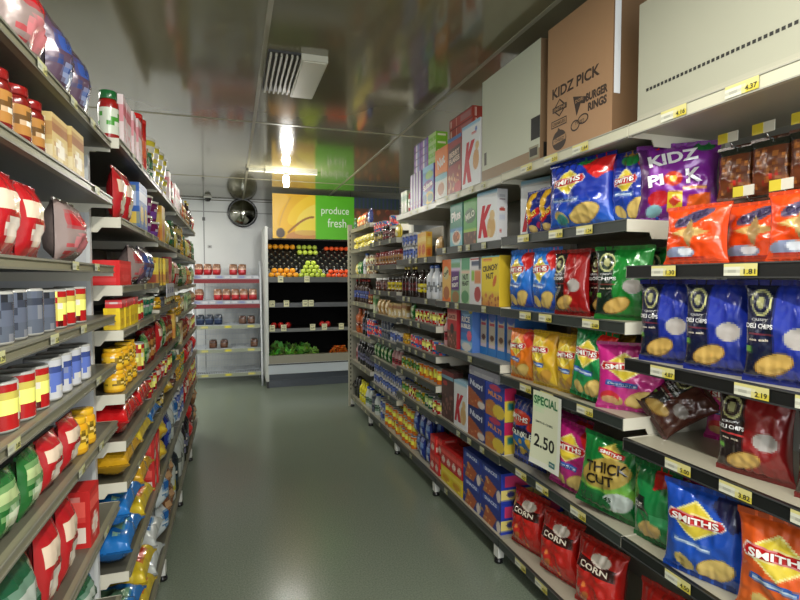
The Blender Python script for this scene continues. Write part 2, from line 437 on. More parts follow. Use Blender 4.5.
# --- cereal boxes and feature boxes
kred = (196, 20, 44)
boxspec('kbox', 'white cereal box with red K', .20, .07, .30, (226, 230, 232), [('r', 0, .93, 1, 1, (150, 196, 220)), ('e', .72, .3, .2, .2, (206, 168, 110), .5), ('e', .76, .52, .12, .1, (214, 184, 130)), ('e', .6, .2, .12, .08, (214, 184, 130))],
        [('K', .42, .42, .5, .62, kred, 0, .35, .07)], side=(228, 228, 230), sidelayers=[('e', .5, .62, .3, .035, (190, 80, 70)), ('r', .2, .86, .8, .88, (170, 170, 180)), ('r', .2, .8, .8, .82, (180, 160, 170)), ('r', .2, .42, .8, .52, (206, 210, 224)), ('e', .35, .22, .1, .03, (200, 70, 60))], top=(170, 205, 225))
boxspec('kboxbig', 'large white cereal box with red K', .25, .08, .40, (228, 232, 234), [('r', 0, .95, 1, 1, (150, 196, 220)), ('e', .78, .42, .16, .15, (206, 160, 110), .5), ('e', .84, .62, .1, .06, (214, 184, 130)), ('r', .55, .82, .8, .85, (205, 110, 110)), ('e', .78, .87, .05, .035, (90, 120, 190))],
        [('K', .42, .42, .5, .62, kred, 0, .35, .07)], side=(228, 228, 230), top=(160, 200, 224))
boxspec('plusbox', 'green cereal box', .19, .07, .285, (20, 128, 100), [('r', 0, 0, 1, .42, (130, 190, 204)), ('r', 0, .36, 1, .44, (60, 130, 180)), ('e', .52, .22, .36, .17, (226, 222, 212)), ('e', .52, .24, .28, .12, (160, 90, 50)), ('n', 4, 9, (190, 120, 70), .3, .15, .75, .32)],
        [('Plus', .48, .72, .75, .22, W, .12, .15)], side=(24, 110, 90))
boxspec('milobox', 'green cereal box', .18, .07, .285, (60, 152, 44), [('e', .5, .64, .42, .16, (24, 90, 36)), ('r', 0, 0, 1, .3, (90, 54, 32)), ('n', 9, 14, (150, 96, 60), .05, .02, .95, .34), ('r', 0, .3, 1, .36, (150, 190, 60))],
        [('MILO', .5, .65, .7, .14, (214, 222, 200), .2)], side=(40, 170, 70))
boxspec('orangecereal', 'orange and white cereal box', .22, .07, .36, (232, 128, 30), [('r', 0, 0, 1, .45, (214, 222, 214)), ('e', .5, .45, .7, .06, (120, 184, 196)), ('e', .5, .2, .34, .17, (232, 230, 220)), ('e', .5, .22, .26, .12, (176, 110, 56)), ('r', 0, 0, 1, .04, (220, 190, 70))],
        [('Nut', .5, .74, .6, .2, W, .25)], side=(220, 120, 30))
boxspec('browncereal', 'brown and red cereal box', .21, .07, .38, (150, 40, 34), [('p', [(.05, .52), (.95, .56), (.95, .84), (.05, .8)], (66, 32, 26)), ('r', 0, .94, 1, 1, (70, 120, 180)), ('n', 6, 20, (206, 160, 110), .05, .02, .95, .45), ('e', .8, .12, .3, .1, (190, 30, 34))],
        [('BERRY', .5, .72, .75, .09, (226, 200, 180), .08), ('FLAKES', .5, .61, .75, .09, (226, 200, 180), .08)], side=(140, 36, 32), top=(60, 70, 130))
boxspec('bluecereal', 'blue and purple cereal box', .22, .07, .30, (60, 130, 190), [('r', 0, .86, 1, 1, (120, 190, 220)), ('e', .6, .76, .34, .1, (110, 170, 40)), ('e', .5, .5, .46, .14, (96, 30, 130)), ('e', .6, .2, .4, .16, (214, 190, 60)), ('e', .7, .2, .26, .1, (60, 110, 60)), ('e', .2, .2, .2, .12, (40, 96, 130))],
        [('Sultana', .48, .52, .8, .14, W, .15)], side=(170, 170, 196), sidelayers=[('r', 0, 0, .3, 1, (96, 60, 150)), ('r', .7, 0, 1, 1, (206, 204, 214))])
boxspec('purspine', 'purple cereal box spine out', .06, .2, .30, (108, 66, 150), [('r', .35, 0, .7, 1, (206, 200, 214)), ('r', .75, 0, 1, 1, (60, 40, 110)), ('n', 3, 5, (220, 60, 60), 0, .05, 1, .3)])
boxspec('orgnarrow', 'orange oat cereal box', .14, .06, .285, (226, 112, 34), [('r', 0, .1, 1, .62, (222, 178, 92)), ('e', .5, .2, .36, .16, (170, 96, 44)), ('e', .45, .68, .34, .16, (200, 190, 140))],
        [('Oats', .45, .68, .6, .1, (50, 70, 40), .5)], side=(220, 170, 110))
boxspec('purjust', 'green box with purple panel', .14, .06, .285, (110, 160, 116), [('r', .0, .28, .9, .72, (84, 30, 110)), ('r', 0, .72, 1, .8, (206, 186, 214)), ('e', .5, .12, .4, .14, (150, 110, 60)), ('r', 0, .9, 1, 1, (150, 196, 190))],
        [('JUST', .45, .54, .66, .1, W, .06), ('RIGHT', .45, .4, .7, .1, W, .06)], side=(190, 200, 190))
boxspec('justgreen', 'pale green box', .13, .06, .285, (168, 196, 160), [('r', 0, .74, 1, 1, (90, 160, 120)), ('r', 0, .66, 1, .72, (226, 190, 170)), ('e', .5, .14, .42, .14, (80, 140, 90)), ('r', 0, .0, .1, 1, (214, 214, 214))],
        [('NUT', .55, .58, .6, .12, (40, 56, 40), .06), ('FEAST', .55, .44, .74, .1, (40, 56, 40), .06)], side=(214, 218, 214))
boxspec('whitenut', 'white muesli box with dark corner', .14, .06, .285, (214, 214, 216), [('r', .1, .82, .85, .92, (70, 84, 110)), ('r', .1, .5, .4, .72, (140, 190, 80)), ('r', .42, .45, 1, .72, (206, 130, 80)), ('e', .7, .22, .3, .16, (170, 60, 60)), ('r', 0, .94, 1, .97, (200, 90, 90)), ('r', .8, .74, 1, 1, (40, 50, 60))], side=(206, 208, 210))
boxspec('crunchy', 'yellow cereal box with brown lettering', .21, .07, .285, (230, 204, 44), [('g', 0, .3, (196, 130, 60), (226, 200, 60)), ('n', 5, 18, (176, 100, 50), .02, .0, .98, .26), ('e', .75, .5, .14, .07, (206, 100, 40), .8), ('r', .1, .9, .6, .95, (220, 120, 60)), ('r', 0, .97, 1, 1, (120, 190, 190))],
        [('CRUNCHY', .5, .76, .84, .12, (50, 34, 24), .08), ('NUT', .48, .6, .42, .12, (50, 34, 24), .08)], side=(224, 190, 50))
boxspec('ricebub', 'blue box, front out', .17, .08, .284, (50, 124, 196), [('r', .0, .42, .8, .84, (60, 100, 170)), ('e', .45, .88, .4, .1, (130, 180, 220)), ('e', .85, .92, .15, .06, (226, 200, 60)), ('e', .75, .36, .2, .12, (230, 90, 120)), ('r', 0, .1, 1, .24, (140, 190, 220)), ('e', .5, .1, .4, .1, (214, 214, 210))],
        [('RICE', .45, .72, .7, .13, W), ('BUBBLES', .45, .57, .8, .1, W)], side=(80, 120, 190))
boxspec('ricespine', 'blue rice cereal box, spine out', .092, .2, .284, (206, 194, 172), [('r', 0, 0, .09, 1, (44, 96, 176)), ('r', .93, 0, 1, 1, (50, 110, 190)), ('e', .5, .88, .5, .16, (84, 112, 200)), ('r', 0, 0, 1, .16, (40, 120, 196)), ('r', .1, .18, .9, .24, (214, 196, 210)), ('e', .5, .38, .26, .06, (110, 70, 40)), ('r', .2, .64, .8, .7, (200, 80, 90))], side=(60, 120, 190))
boxspec('redcereal', 'red cereal box above dark clusters', .15, .07, .284, (186, 30, 36), [('r', 0, .66, 1, .82, (214, 150, 130)), ('r', 0, 0, 1, .42, (110, 60, 40)), ('n', 7, 16, (190, 120, 110), 0, 0, 1, .4), ('e', .5, .46, .2, .12, (40, 26, 24)), ('r', 0, .9, 1, 1, (200, 50, 60))],
        [('OATS', .5, .74, .7, .09, (120, 20, 26))], side=(170, 30, 36))
boxspec('chocbox', 'dark brown chocolate cereal box', .20, .07, .33, (74, 36, 32), [('r', 0, .9, 1, 1, (120, 30, 34)), ('r', 0, .83, 1, .9, (110, 160, 180)), ('e', .3, .74, .2, .05, (180, 50, 50)), ('n', 8, 22, (140, 90, 80), 0, 0, 1, .5)], side=(66, 34, 30))
boxspec('nutri', 'dark blue cereal box', .22, .07, .185, (26, 42, 110), [('p', [(0, 0), (.62, 0), (.9, .3), (.1, .62), (0, .6)], (170, 84, 44)), ('n', 2, 14, (206, 130, 80), 0, 0, .8, .5), ('e', .8, .16, .22, .12, (220, 210, 200))],
        [('Nutri', .5, .76, .75, .2, (214, 220, 230), -.1)], side=(30, 50, 130), top=(36, 60, 140))
boxspec('ovalbox', 'blue and yellow multigrain cereal box', .22, .07, .185, (38, 66, 168), [('e', .3, .2, .36, .3, (190, 120, 60)), ('e', .7, .22, .3, .22, (224, 196, 70)), ('e', .5, .9, .3, .1, (190, 60, 90)), ('n', 12, 8, (210, 160, 90), 0, 0, .6, .4)],
        [('MULTI', .5, .68, .7, .15, (226, 150, 60), -.08)], side=(224, 196, 70), sidelayers=[('r', 0, .62, 1, 1, (206, 40, 90)), ('r', .3, .36, .8, .56, (40, 120, 120))], top=(50, 80, 180))
boxspec('bluecase', 'blue snack carton with pink and cream end', .24, .20, .17, (30, 52, 138), [('p', [(.1, .0), (.6, .0), (.8, .4), (.3, .6)], (176, 90, 50)), ('n', 31, 16, (206, 150, 90), .05, 0, .85, .55), ('r', .1, .75, .9, .9, (60, 90, 180)), ('e', .88, .2, .1, .2, (226, 214, 200))],
        [('SNACKS', .5, .83, .6, .12, (214, 220, 236))], side=(38, 62, 170), sidelayers=[('r', .12, .55, .88, .92, (206, 60, 110)), ('r', 0, .12, 1, .46, (226, 208, 120)), ('e', .3, .3, .12, .1, (60, 60, 120)), ('e', .62, .3, .15, .1, (180, 110, 40))], top=(40, 64, 150), kind='snack_carton')
boxspec('redflat', 'red flat biscuit carton', .36, .20, .072, (176, 66, 52), [('r', .04, .15, .1, .85, (236, 210, 200)), ('r', .3, .1, .33, .9, (226, 180, 160)), ('r', .5, .2, .95, .8, (170, 110, 110)), ('r', 0, .9, 1, 1, (110, 30, 30))], side=(170, 60, 46), sidelayers=[('r', .1, .1, .16, .9, (230, 210, 200)), ('r', .8, .1, .86, .9, (230, 200, 190))], top=(160, 60, 50), kind='biscuit_carton')

# --- chip bags
def smiths(key, desc, base, base2, w=.24, h=.30, seed=0, tagc=(50, 90, 170), chip=CHIP, corner=(206, 30, 30), extra=(), dy=0.0, sub='', big=1.0, t=.08):
    g = .145 * big
    layers = [('g', 0, .45, base2, base), ('p', [(.66, 1.0), (.6, .86), (.86, .64), (1.0, .74), (1.0, 1.0)], corner),
              ('d', .42, .66 + dy, .36 * big, (g + .06) * 1.0, (236, 226, 150)), ('d', .42, .66 + dy, .32 * big, g + .035, (220, 196, 60)),
              ('p', [(.42 - .34 * big, .60 + dy), (.42 + .32 * big, .62 + dy), (.42 + .38 * big, .68 + dy), (.42 + .32 * big, .735 + dy), (.42 - .34 * big, .715 + dy), (.42 - .38 * big, .65 + dy)], (236, 230, 225)),
              ('p', [(.42 - .32 * big, .610 + dy), (.42 + .31 * big, .63 + dy), (.42 + .36 * big, .68 + dy), (.42 + .31 * big, .725 + dy), (.42 - .32 * big, .705 + dy), (.42 - .36 * big, .65 + dy)], (186, 22, 28)),
              ('p', [(.12, .385), (.62, .355), (.64, .43), (.14, .46)], tagc), ('p', [(.16, .40), (.6, .372), (.61, .40), (.16, .43)], (190, 206, 226)),
              ('e', .66, .2, .24, .12, CHIP2, .35), ('e', .66, .205, .225, .105, chip, .35), ('e', .28, .17, .13, .08, tuple(x * .9 for x in chip), -.4)] + list(extra)
    bagspec(key, desc, w, t, h, base, layers, [("SMITHS", .42, .667 + dy, .60 * big, .07, (245, 242, 238), .06, 0, .03)] + ([(sub, .38, .408, .38, .035, (30, 50, 120), -.06)] if sub else []), seed=seed, back=base, fat=.5)
smiths('s_blue', 'large royal blue chip bag with yellow diamond badge', (26, 52, 160), (40, 110, 214), .34, .30, 3, big=.8, extra=[('e', .62, .93, .13, .06, (30, 130, 60)), ('e', .28, .14, .1, .08, (70, 150, 140))], sub='Original', t=.12)
smiths('s_blueb', 'royal blue chip bag', (24, 46, 150), (36, 100, 200), .20, .285, 33, extra=[('e', .5, .86, .22, .08, (30, 130, 60)), ('e', .5, .96, .3, .04, (206, 160, 70))], t=.08, dy=-.08, big=.8)
smiths('s_corn', 'bright blue chip bag with yellow diamond badge', (40, 120, 214), (20, 40, 140), .20, .31, 4)
smiths('s_org', 'orange chip bag with red banded badge', (226, 120, 30), (222, 150, 40), .195, .258, 5, corner=(226, 60, 40))
smiths('s_yel', 'yellow chip bag with red banded badge', (218, 176, 40), (222, 190, 60), .175, .268, 6, chip=(200, 150, 60), corner=(214, 160, 40))
smiths('s_grn', 'green and red chip bag with red banded badge', (22, 128, 66), (60, 160, 100), .20, .30, 7, corner=(214, 34, 30))
smiths('s_mag', 'magenta chip bag with yellow diamond badge', (196, 40, 130), (206, 60, 150), .26, .268, 8, corner=(120, 20, 90), extra=[('e', .2, .2, .15, .1, (206, 50, 60)), ('e', .2, .16, .13, .06, (220, 170, 120))], sub='Crinkle')
smiths('s_mag2', 'magenta chip bag with red corner', (178, 32, 116), (190, 50, 140), .27, .31, 9, sub='Crinkle')
smiths('s_blu2', 'royal blue chip bag with low yellow diamond', (24, 74, 176), (30, 90, 200), .26, .30, 10, corner=(30, 36, 90))
smiths('s_pale', 'deep orange chip bag with pale diamond', (222, 90, 30), (226, 110, 40), .26, .30, 11)
def deli(key, desc, base, dark, w=.21, h=.29, seed=0, pw=.42, word='DELI CHIPS', tagc=(110, 180, 70), chipc=(214, 176, 96)):
    layers = [('r', 0, .0, pw, 1, dark), ('e', .24, .78, .15, .13, (190, 190, 130)), ('e', .24, .78, .12, .1, dark), ('e', .24, .78, .06, .06, (160, 160, 110)),
              ('r', .06, .47, .42, .485, (190, 60, 60)), ('r', .02, .3, .14, .36, tagc), ('e', .72, .46, .17, .1, (170, 164, 160)),
              ('e', .42, .2, .26, .105, (166, 120, 50), .25), ('e', .42, .205, .24, .09, chipc, .25), ('r', 0, 0, 1, .07, tuple(x * .8 for x in base))]
    bagspec(key, desc, w, .078, h, base, layers, [(word, .24, .56, .40, .045, (226, 226, 226)), ('CRISPY', .24, .62, .25, .025, (180, 180, 180)), ('sea salt', .24, .43, .26, .025, (200, 190, 170))], seed=seed, back=base)
deli('d_red', 'dark red deli chip bag with black panel', (150, 18, 20), (26, 20, 22), seed=12)
deli('d_grn', 'green deli chip bag with black panel', (22, 128, 46), (20, 40, 30), w=.23, seed=13, pw=.36, word='CHIPS')
deli('d_blu', 'dark blue deli chip bag with black panel', (30, 48, 150), (18, 24, 56), seed=14, w=.21, word='DELI CHIPS')
deli('d_blk', 'black deli chip bag with copper edge', (84, 44, 36), (28, 26, 26), seed=15, w=.19, h=.225, word='DELI CHIPS')
deli('d_rdb', 'black and maroon deli chip bag', (130, 24, 26), (34, 22, 24), seed=16, w=.21, h=.262)
bagspec('thick', 'green and lime chip bag', .26, .085, .31, (18, 112, 50), [('g', .3, .7, (150, 196, 70), (18, 112, 50)), ('d', .5, .83, .22, .12, (220, 200, 90)), ('p', [(.3, .8), (.72, .8), (.72, .86), (.3, .86)], (190, 30, 34)), ('e', .48, .56, .42, .2, (176, 150, 70), .3), ('e', .72, .24, .26, .13, (190, 200, 196), .3), ('e', .35, .15, .28, .1, (20, 96, 46))],
        [('SMITHS', .51, .83, .36, .04, W), ('THICK', .48, .64, .72, .13, (40, 30, 18), .2), ('CUT', .42, .47, .5, .13, (40, 30, 18), .2), ('45', .58, .25, .12, .06, (20, 60, 30))], seed=17)
bagspec('greensnk', 'plain green chip bag with black square', .19, .08, .29, (24, 128, 66), [('p', [(.55, .72), (.9, .82), (.75, 1), (.5, 1)], (206, 34, 34)), ('r', .12, .42, .4, .62, (18, 30, 24)), ('e', .45, .2, .28, .12, (196, 164, 100), .2), ('r', .5, .3, .9, .42, (60, 160, 100))], [('CUT', .26, .5, .22, .07, W)], seed=18)
bagspec('kidz', 'large purple bag', .28, .10, .285, (128, 40, 150), [('r', .0, 0, .12, 1, (80, 26, 96)), ('e', .42, .52, .12, .09, (206, 60, 30)), ('e', .42, .52, .05, .04, (230, 190, 50)), ('e', .25, .28, .14, .1, (190, 30, 40)), ('r', .36, .12, .55, .36, (226, 196, 50)), ('d', .45, .24, .08, .07, (200, 60, 40)), ('p', [(.6, .14), (.9, .18), (.9, .34), (.62, .3)], (222, 96, 34)), ('e', .2, .13, .1, .08, (130, 180, 190)), ('e', .8, .92, .13, .06, (34, 120, 60)), ('r', .55, .38, .85, .42, (206, 150, 70))],
        [('KIDZ', .42, .79, .62, .15, (238, 236, 240), .12, 0, .035), ('PI', .20, .51, .2, .15, (238, 236, 240), .12, 0, .035), ('K', .68, .55, .2, .18, (238, 236, 240), .12, 0, .035)], seed=19)
bagspec('twist', 'small dark blue bag with yellow swoosh', .15, .08, .22, (34, 46, 130), [('e', .4, .68, .22, .3, (226, 176, 44), -.3), ('e', .62, .62, .18, .24, (34, 46, 130), -.3), ('p', [(.1, .3), (.3, .22), (.95, .5), (.8, .6)], (206, 34, 34)), ('e', .45, .13, .2, .09, (220, 190, 120)), ('e', .8, .2, .12, .08, (180, 40, 90))], [('TWIST', .52, .41, .55, .09, (236, 220, 80), .55)], seed=20)
bagspec('cheese', 'bright orange snack bag with grey star', .205, .075, .195, (232, 74, 22), [('e', .5, .76, .34, .1, (90, 80, 110), .35), ('d', .48, .52, .32, .1, (206, 170, 100)), ('d', .48, .52, .1, .26, (170, 140, 90)), ('e', .3, .2, .26, .1, (140, 150, 180)), ('e', .4, .22, .12, .07, (220, 226, 236)), ('r', .1, .1, .7, .13, (180, 40, 20))], [('CHEEZ', .5, .77, .5, .1, (60, 50, 90), .35)], seed=21)
bagspec('multiblue', 'dark blue multipack with yellow chips', .26, .10, .34, (24, 46, 120), [('e', .35, .72, .36, .11, (190, 60, 44)), ('e', .8, .62, .18, .07, (206, 50, 40)), ('e', .4, .5, .36, .09, (30, 30, 60)), ('p', [(.0, .3), (.95, .22), (.95, .46), (0, .5)], (50, 110, 180)), ('n', 40, 16, (226, 186, 70), .1, .2, .95, .44), ('r', 0, 0, 1, .16, (30, 70, 190))],
        [('SMITHS', .36, .72, .6, .08, W, -.05), ('CRINKLE', .5, .5, .62, .08, (226, 230, 210), -.05)], seed=22, kind='multipack_bag')
bagspec('nuts', 'brown snack nut packet', .13, .05, .18, (112, 60, 34), [('n', 50, 26, (206, 130, 60), .05, .05, .95, .75), ('r', 0, .8, 1, 1, (40, 46, 36)), ('n', 51, 8, (170, 40, 30), .1, .1, .9, .4)], seed=23, kind='nut_packet', res=120)
bagspec('redlow', 'red snack bag at floor level', .25, .12, .3, (188, 30, 24), [('n', 60, 10, (214, 120, 60), .1, .1, .9, .4), ('r', .1, .6, .9, .75, (60, 20, 20)), ('e', .6, .8, .2, .08, (226, 214, 200))], [('CORN', .5, .675, .6, .08, (230, 220, 200))], seed=24)

# ------------------------------------------------------------------ room shell
XW0, XW1, YW0, YW1, ZC = -2.3, 3.0, -2.6, 8.45, 2.78
def slab(name, x0, y0, z0, x1, y1, z1, mat, c=(200, 200, 200)):
    b = MB((mat,)); b.box(x0, y0, z0, x1, y1, z1, c); return struct(link(name, b.mesh(name)))
slab('floor', XW0 - .1, YW0 - .1, -.1, XW1 + .1, YW1 + .1, 0, 'floor')
slab('ceiling', XW0 - .1, YW0 - .1, ZC, XW1 + .1, YW1 + .1, ZC + .1, 'ceiling')
slab('wall_left', XW0 - .1, YW0, 0, XW0, YW1, ZC, 'wall'); slab('wall_right', XW1, YW0, 0, XW1 + .1, YW1, ZC, 'wall')
slab('wall_back', XW0, YW1, 0, XW1, YW1 + .1, ZC, 'wall'); slab('wall_front', XW0, YW0 - .1, 0, XW1, YW0, ZC, 'wall')
k = 1
for (a, b_) in (((.18, -2.5), (.18, 8.4)), ((1.38, -2.5), (1.38, 8.4)), ((-1.02, -2.5), (-1.02, 8.4))):
    m = MB(('metal',)); m.box(a[0] - .012, a[1], ZC - .004, a[0] + .012, b_[1], ZC, (140, 136, 114)); struct(link('trim_%d' % k, m.mesh('ceiling_strip'))); k += 1
for y in (1.8, 4.22, 6.62):
    m = MB(('metal',)); m.box(XW0, y - .012, ZC - .003, XW1, y + .012, ZC, (150, 146, 122)); struct(link('trim_%d' % k, m.mesh('ceiling_strip'))); k += 1
for x in (-1.3, -.4, 1.9):
    m = MB(('metal',)); m.box(x - .008, YW1 - .003, 0, x + .008, YW1, ZC, (150, 152, 154)); struct(link('trim_%d' % k, m.mesh('wall_strip'))); k += 1
for z in (2.58, 2.76):
    m = MB(('metal',)); m.box(XW0, YW1 - .004, z - .008, XW1, YW1, z + .008, (160, 162, 162) if z < 2.7 else (96, 94, 84)); struct(link('trim_%d' % k, m.mesh('wall_strip'))); k += 1
m = MB(('metal',)); m.box(XW0, YW1 - .02, 0, XW1, YW1, .1, (110, 112, 112)); struct(link('baseboard_back', m.mesh('baseboard')))

# ------------------------------------------------------------------ shelving
ORD = ['', 'first', 'second', 'third', 'fourth', 'fifth', 'sixth', 'seventh', 'eighth', 'ninth', 'tenth', 'eleventh', 'twelfth', 'thirteenth', 'fourteenth', 'fifteenth', 'sixteenth']
BAY = {}
DECK = (166, 162, 144); BRK = (206, 202, 186)
LIPH = {1: .040, -1: .024}
def shelving(key, side, y0, y1, levels, name, label, lipc, deck=DECK, xf=None, depth=.45, tick='n', feet=True, topc=None, legs_at=None, front_post=False):
    """side +1: shelves at +X facing -X ; -1: at -X facing +X"""
    xf = xf if xf is not None else (1.37 if side > 0 else -.36)
    S = side
    root = empty('shelving_unit', (xf + S * depth, (y0 + y1) / 2, 0)); tag(root, label, 'shelving', 'shelving units of the ' + ('right' if S > 0 else 'left') + ' aisle side')
    ox, oy = -(xf + S * depth), -(y0 + y1) / 2
    def bxx(b, xa, ya, za, xb, yb, zb, c):
        xa, xb = min(xa, xb), max(xa, xb); b.box(xa + ox, ya + oy, za, xb + ox, yb + oy, zb, c)
    top = levels[0]
    b = MB(('metal',)); bxx(b, xf + S * depth, y0, .05, xf + S * (depth + .02), y1, top + .12, (150, 150, 140))
    for zz in np.arange(.3, top, .09):    # slots punched along the panel edges
        for yy in (y0 + .02, y1 - .02):
            bxx(b, xf + S * (depth - .001), yy - .006, zz, xf + S * depth, yy + .006, zz + .035, (50, 50, 48))
    link('back_panel', b.mesh('back_panel'), root)
    for yy in (y0, y1):
        b = MB(('metal',)); yb = yy + (.002 if yy == y0 else -.022)
        bxx(b, xf + S * (depth - .03), yb, 0.0, xf + S * (depth - .002), yb + .02, top + .12, (196, 194, 182)); link('upright', b.mesh('upright'), root)
    if feet:
        for yy in (y0,) if not legs_at else legs_at:
            b = MB(('metal', 'gloss')); xa = xf - S * .02
            bxx(b, xa + S * .005, yy, .035, xa + S * .04, yy + .05, .095, (214, 214, 208))
            b.m = [0] * len(b.f)
            n = len(b.f)
            b.lathe([(.02, 0, BK), (.026, .004, BK), (.024, .02, BK), (.012, .03, BK), (.012, .036, BK)], 10, m=1, cx=xa + S * .022 + ox, cy=yy + .025 + oy)
            link('leg', b.mesh('leg'), root)
    for i, z in enumerate(levels):
        base = (i == len(levels) - 1)
        b = MB(('metal',)); lc = topc if (i == 0 and topc) else lipc
        if S > 0: bxx(b, xf, y0 + .003, z - .022, xf + depth - .001, y1 - .003, z, deck)
        else: bxx(b, xf - depth + .001, y0 + .003, z - .022, xf, y1 - .003, z, deck)
        sh = link('shelf', b.mesh('shelf'), root)
        b = MB(('metal',)); lh = LIPH[S]; bxx(b, xf - S * .014, y0 + .003, z - lh, xf, y1 - .003, z + (.004 if S > 0 else 0), lc)
        bxx(b, xf - S * .017, y0 + .003, z - (0 if S > 0 else .005), xf - S * .013, y1 - .003, z + (.004 if S > 0 else 0), tuple(x * .6 + 50 for x in lc)); bxx(b, xf - S * .017, y0 + .003, z - lh, xf - S * .013, y1 - .003, z - lh + .004, tuple(x * .6 + 40 for x in lc))
        link('price_rail', b.mesh('price_rail'), sh)
        rnd = random.Random(int(z * 1000) + int(y0 * 100))
        if tick:
            nt = {'n': 4, 'b': 3, 's': 3}[tick]
            for q in range(nt):
                if tick != 'b' and rnd.random() < .35: continue
                wy = .055 if tick != 'b' else .10; yl = (200, 196, 120) if tick != 'b' else (206, 190, 70)
                yc = y0 + .1 + (y1 - y0 - .2) * (q + .3 + .4 * rnd.random()) / nt
                b = MB(('paper',))
                P = lambda u, v, off=0: (xf - S * (.0185 + off) + ox, yc + oy + S * (.5 - u) * wy, z - .5 * lh - .4 * lh * .85 + v * lh * .85)
                b.grid(P, 8, 4, A((214, 214, 196) if tick == 'b' else (186, 188, 170), ('r', .55, .0, 1, .6, yl), ('r', 0, .88, 1, 1, yl), ('r', .08, .2, .45, .35, (120, 120, 110))), smooth=False)
                b.text('%.2f' % (1.2 + rnd.random() * 4), P, .78, .35, .34, .42, (50, 50, 40), aspect=wy / .034)
                link('price_ticket', b.mesh('price_ticket'), sh)
        if not base:
            zt = .003 if S > 0 else 0; fb, bb_ = (-.042, -.066) if S > 0 else (-.034, -.050); st = .09 if S > 0 else .045
            pr = [(-.012, zt), (depth - .03, zt), (depth - .03, bb_), (st + .012, bb_), (st, fb), (-.012, fb)]
            for yy in (y0 - .0005, y1 - .0025):
                b = MB(('metal',)); pts = [(xf + S * p + ox, z + q) for p, q in pr]
                b.prism(pts if S > 0 else pts[::-1], yy + oy, yy + .003 + oy, BRK); link('shelf_bracket', b.mesh('shelf_bracket'), sh)
    BAY[key] = (S, y0, y1, levels, xf, depth, name)
    return root

LIPR = (48, 54, 51); LIPT = (196, 194, 172); LIPL = (122, 119, 98)
shelving('R0', 1, .60, 1.51, [2.105, 1.60, 1.265, .97, .60, .14], 'nearest right bay', 'white metal shelving unit nearest on the right with hanging nut packets', (22, 24, 24), tick='b', topc=LIPT)
shelving('R1', 1, 1.51, 2.42, [2.105, 1.77, 1.395, 1.04, .60, .14], 'second right bay', 'shelving unit of large chip bags below the brown carton', LIPR, tick='b', topc=LIPT)
shelving('R2', 1, 2.42, 3.33, [2.10, 1.76, 1.40, 1.09, .59, .14], 'third right bay', 'shelving unit full of cereal boxes on the right', LIPR, topc=LIPT)
shelving('R3', 1, 3.33, 4.24, [2.09, 1.71, 1.405, 1.215, 1.0, .79, .57, .14], 'fourth right bay', 'shelving unit with milk bottles and purple cereal boxes on top', LIPR, topc=LIPT)
shelving('R4', 1, 4.24, 5.15, [1.91, 1.68, 1.435, 1.20, .97, .75, .48, .14], 'fifth right bay', 'lower shelving unit with two tiers of blue tins on top', LIPR)
shelving('R5', 1, 5.15, 6.06, [2.13, 1.89, 1.60, 1.28, .92, .575, .14], 'farthest right bay', 'shelving unit at the far end of the right side', (120, 118, 100), legs_at=(5.15, 6.01))
LL = [2.02, 1.76, 1.535, 1.385, 1.17, 1.01, .87, .56, .15]
shelving('L0', -1, .80, 1.88, [2.0, 1.82, 1.60, 1.44, 1.28, 1.09, .82, .5, .15], 'nearest left bay', 'shelving unit nearest on the left, cut by the photo edge', LIPL, depth=.38, tick='n', xf=-.38, deck=(84, 82, 70))
shelving('L1', -1, 1.91, 2.81, LL, 'second left bay', 'left shelving unit with white brackets over yellow stock boxes', LIPL, deck=(84, 82, 70), depth=.40, tick='s')
shelving('L2', -1, 2.81, 3.72, [2.02, 1.75, 1.52, 1.40, 1.17, 1.01, .87, .56, .15], 'third left bay', 'left shelving unit with yellow noodle cups stacked on top', LIPL, deck=(84, 82, 70), depth=.40, tick='s')
shelving('L3', -1, 3.72, 4.63, [2.01, 1.73, 1.5, 1.30, 1.08, .84, .56, .15], 'fourth left bay', 'left shelving unit second from its far end', LIPL, deck=(84, 82, 70), depth=.40, tick='s')
shelving('L4', -1, 4.63, 5.54, [2.01, 1.73, 1.5, 1.30, 1.08, .84, .56, .15], 'farthest left bay', 'left shelving unit at the far end near the bread rack', LIPL, deck=(84, 82, 70), depth=.40, tick='s')
# white gable panel between the two nearest left units, and the end post of the right run
b = MB(('metal',)); b.box(-.775, -.012, 0, -.435, .008, 2.12, (196, 198, 200)); b.box(-.445, -.014, 0, -.433, .01, 2.12, (206, 208, 208))
tag(link('end_panel', b.mesh('end_panel'), None, (0, 1.895, 0)), 'tall white end panel between the two nearest left shelving units', 'panel')
b = MB(('metal',)); b.box(0, 0, 0, .05, .03, 2.2, (176, 172, 152))
for zz in np.arange(.2, 2.15, .05): b.box(.018, -.001, zz, .032, 0, zz + .025, (60, 58, 50))
b.box(.05, .0, .1, .5, .03, 2.15, (150, 148, 132))
tag(link('end_panel', b.mesh('end_post_panel'), None, (1.335, 6.075, 0)), 'slotted beige end panel closing the far end of right shelves', 'panel')

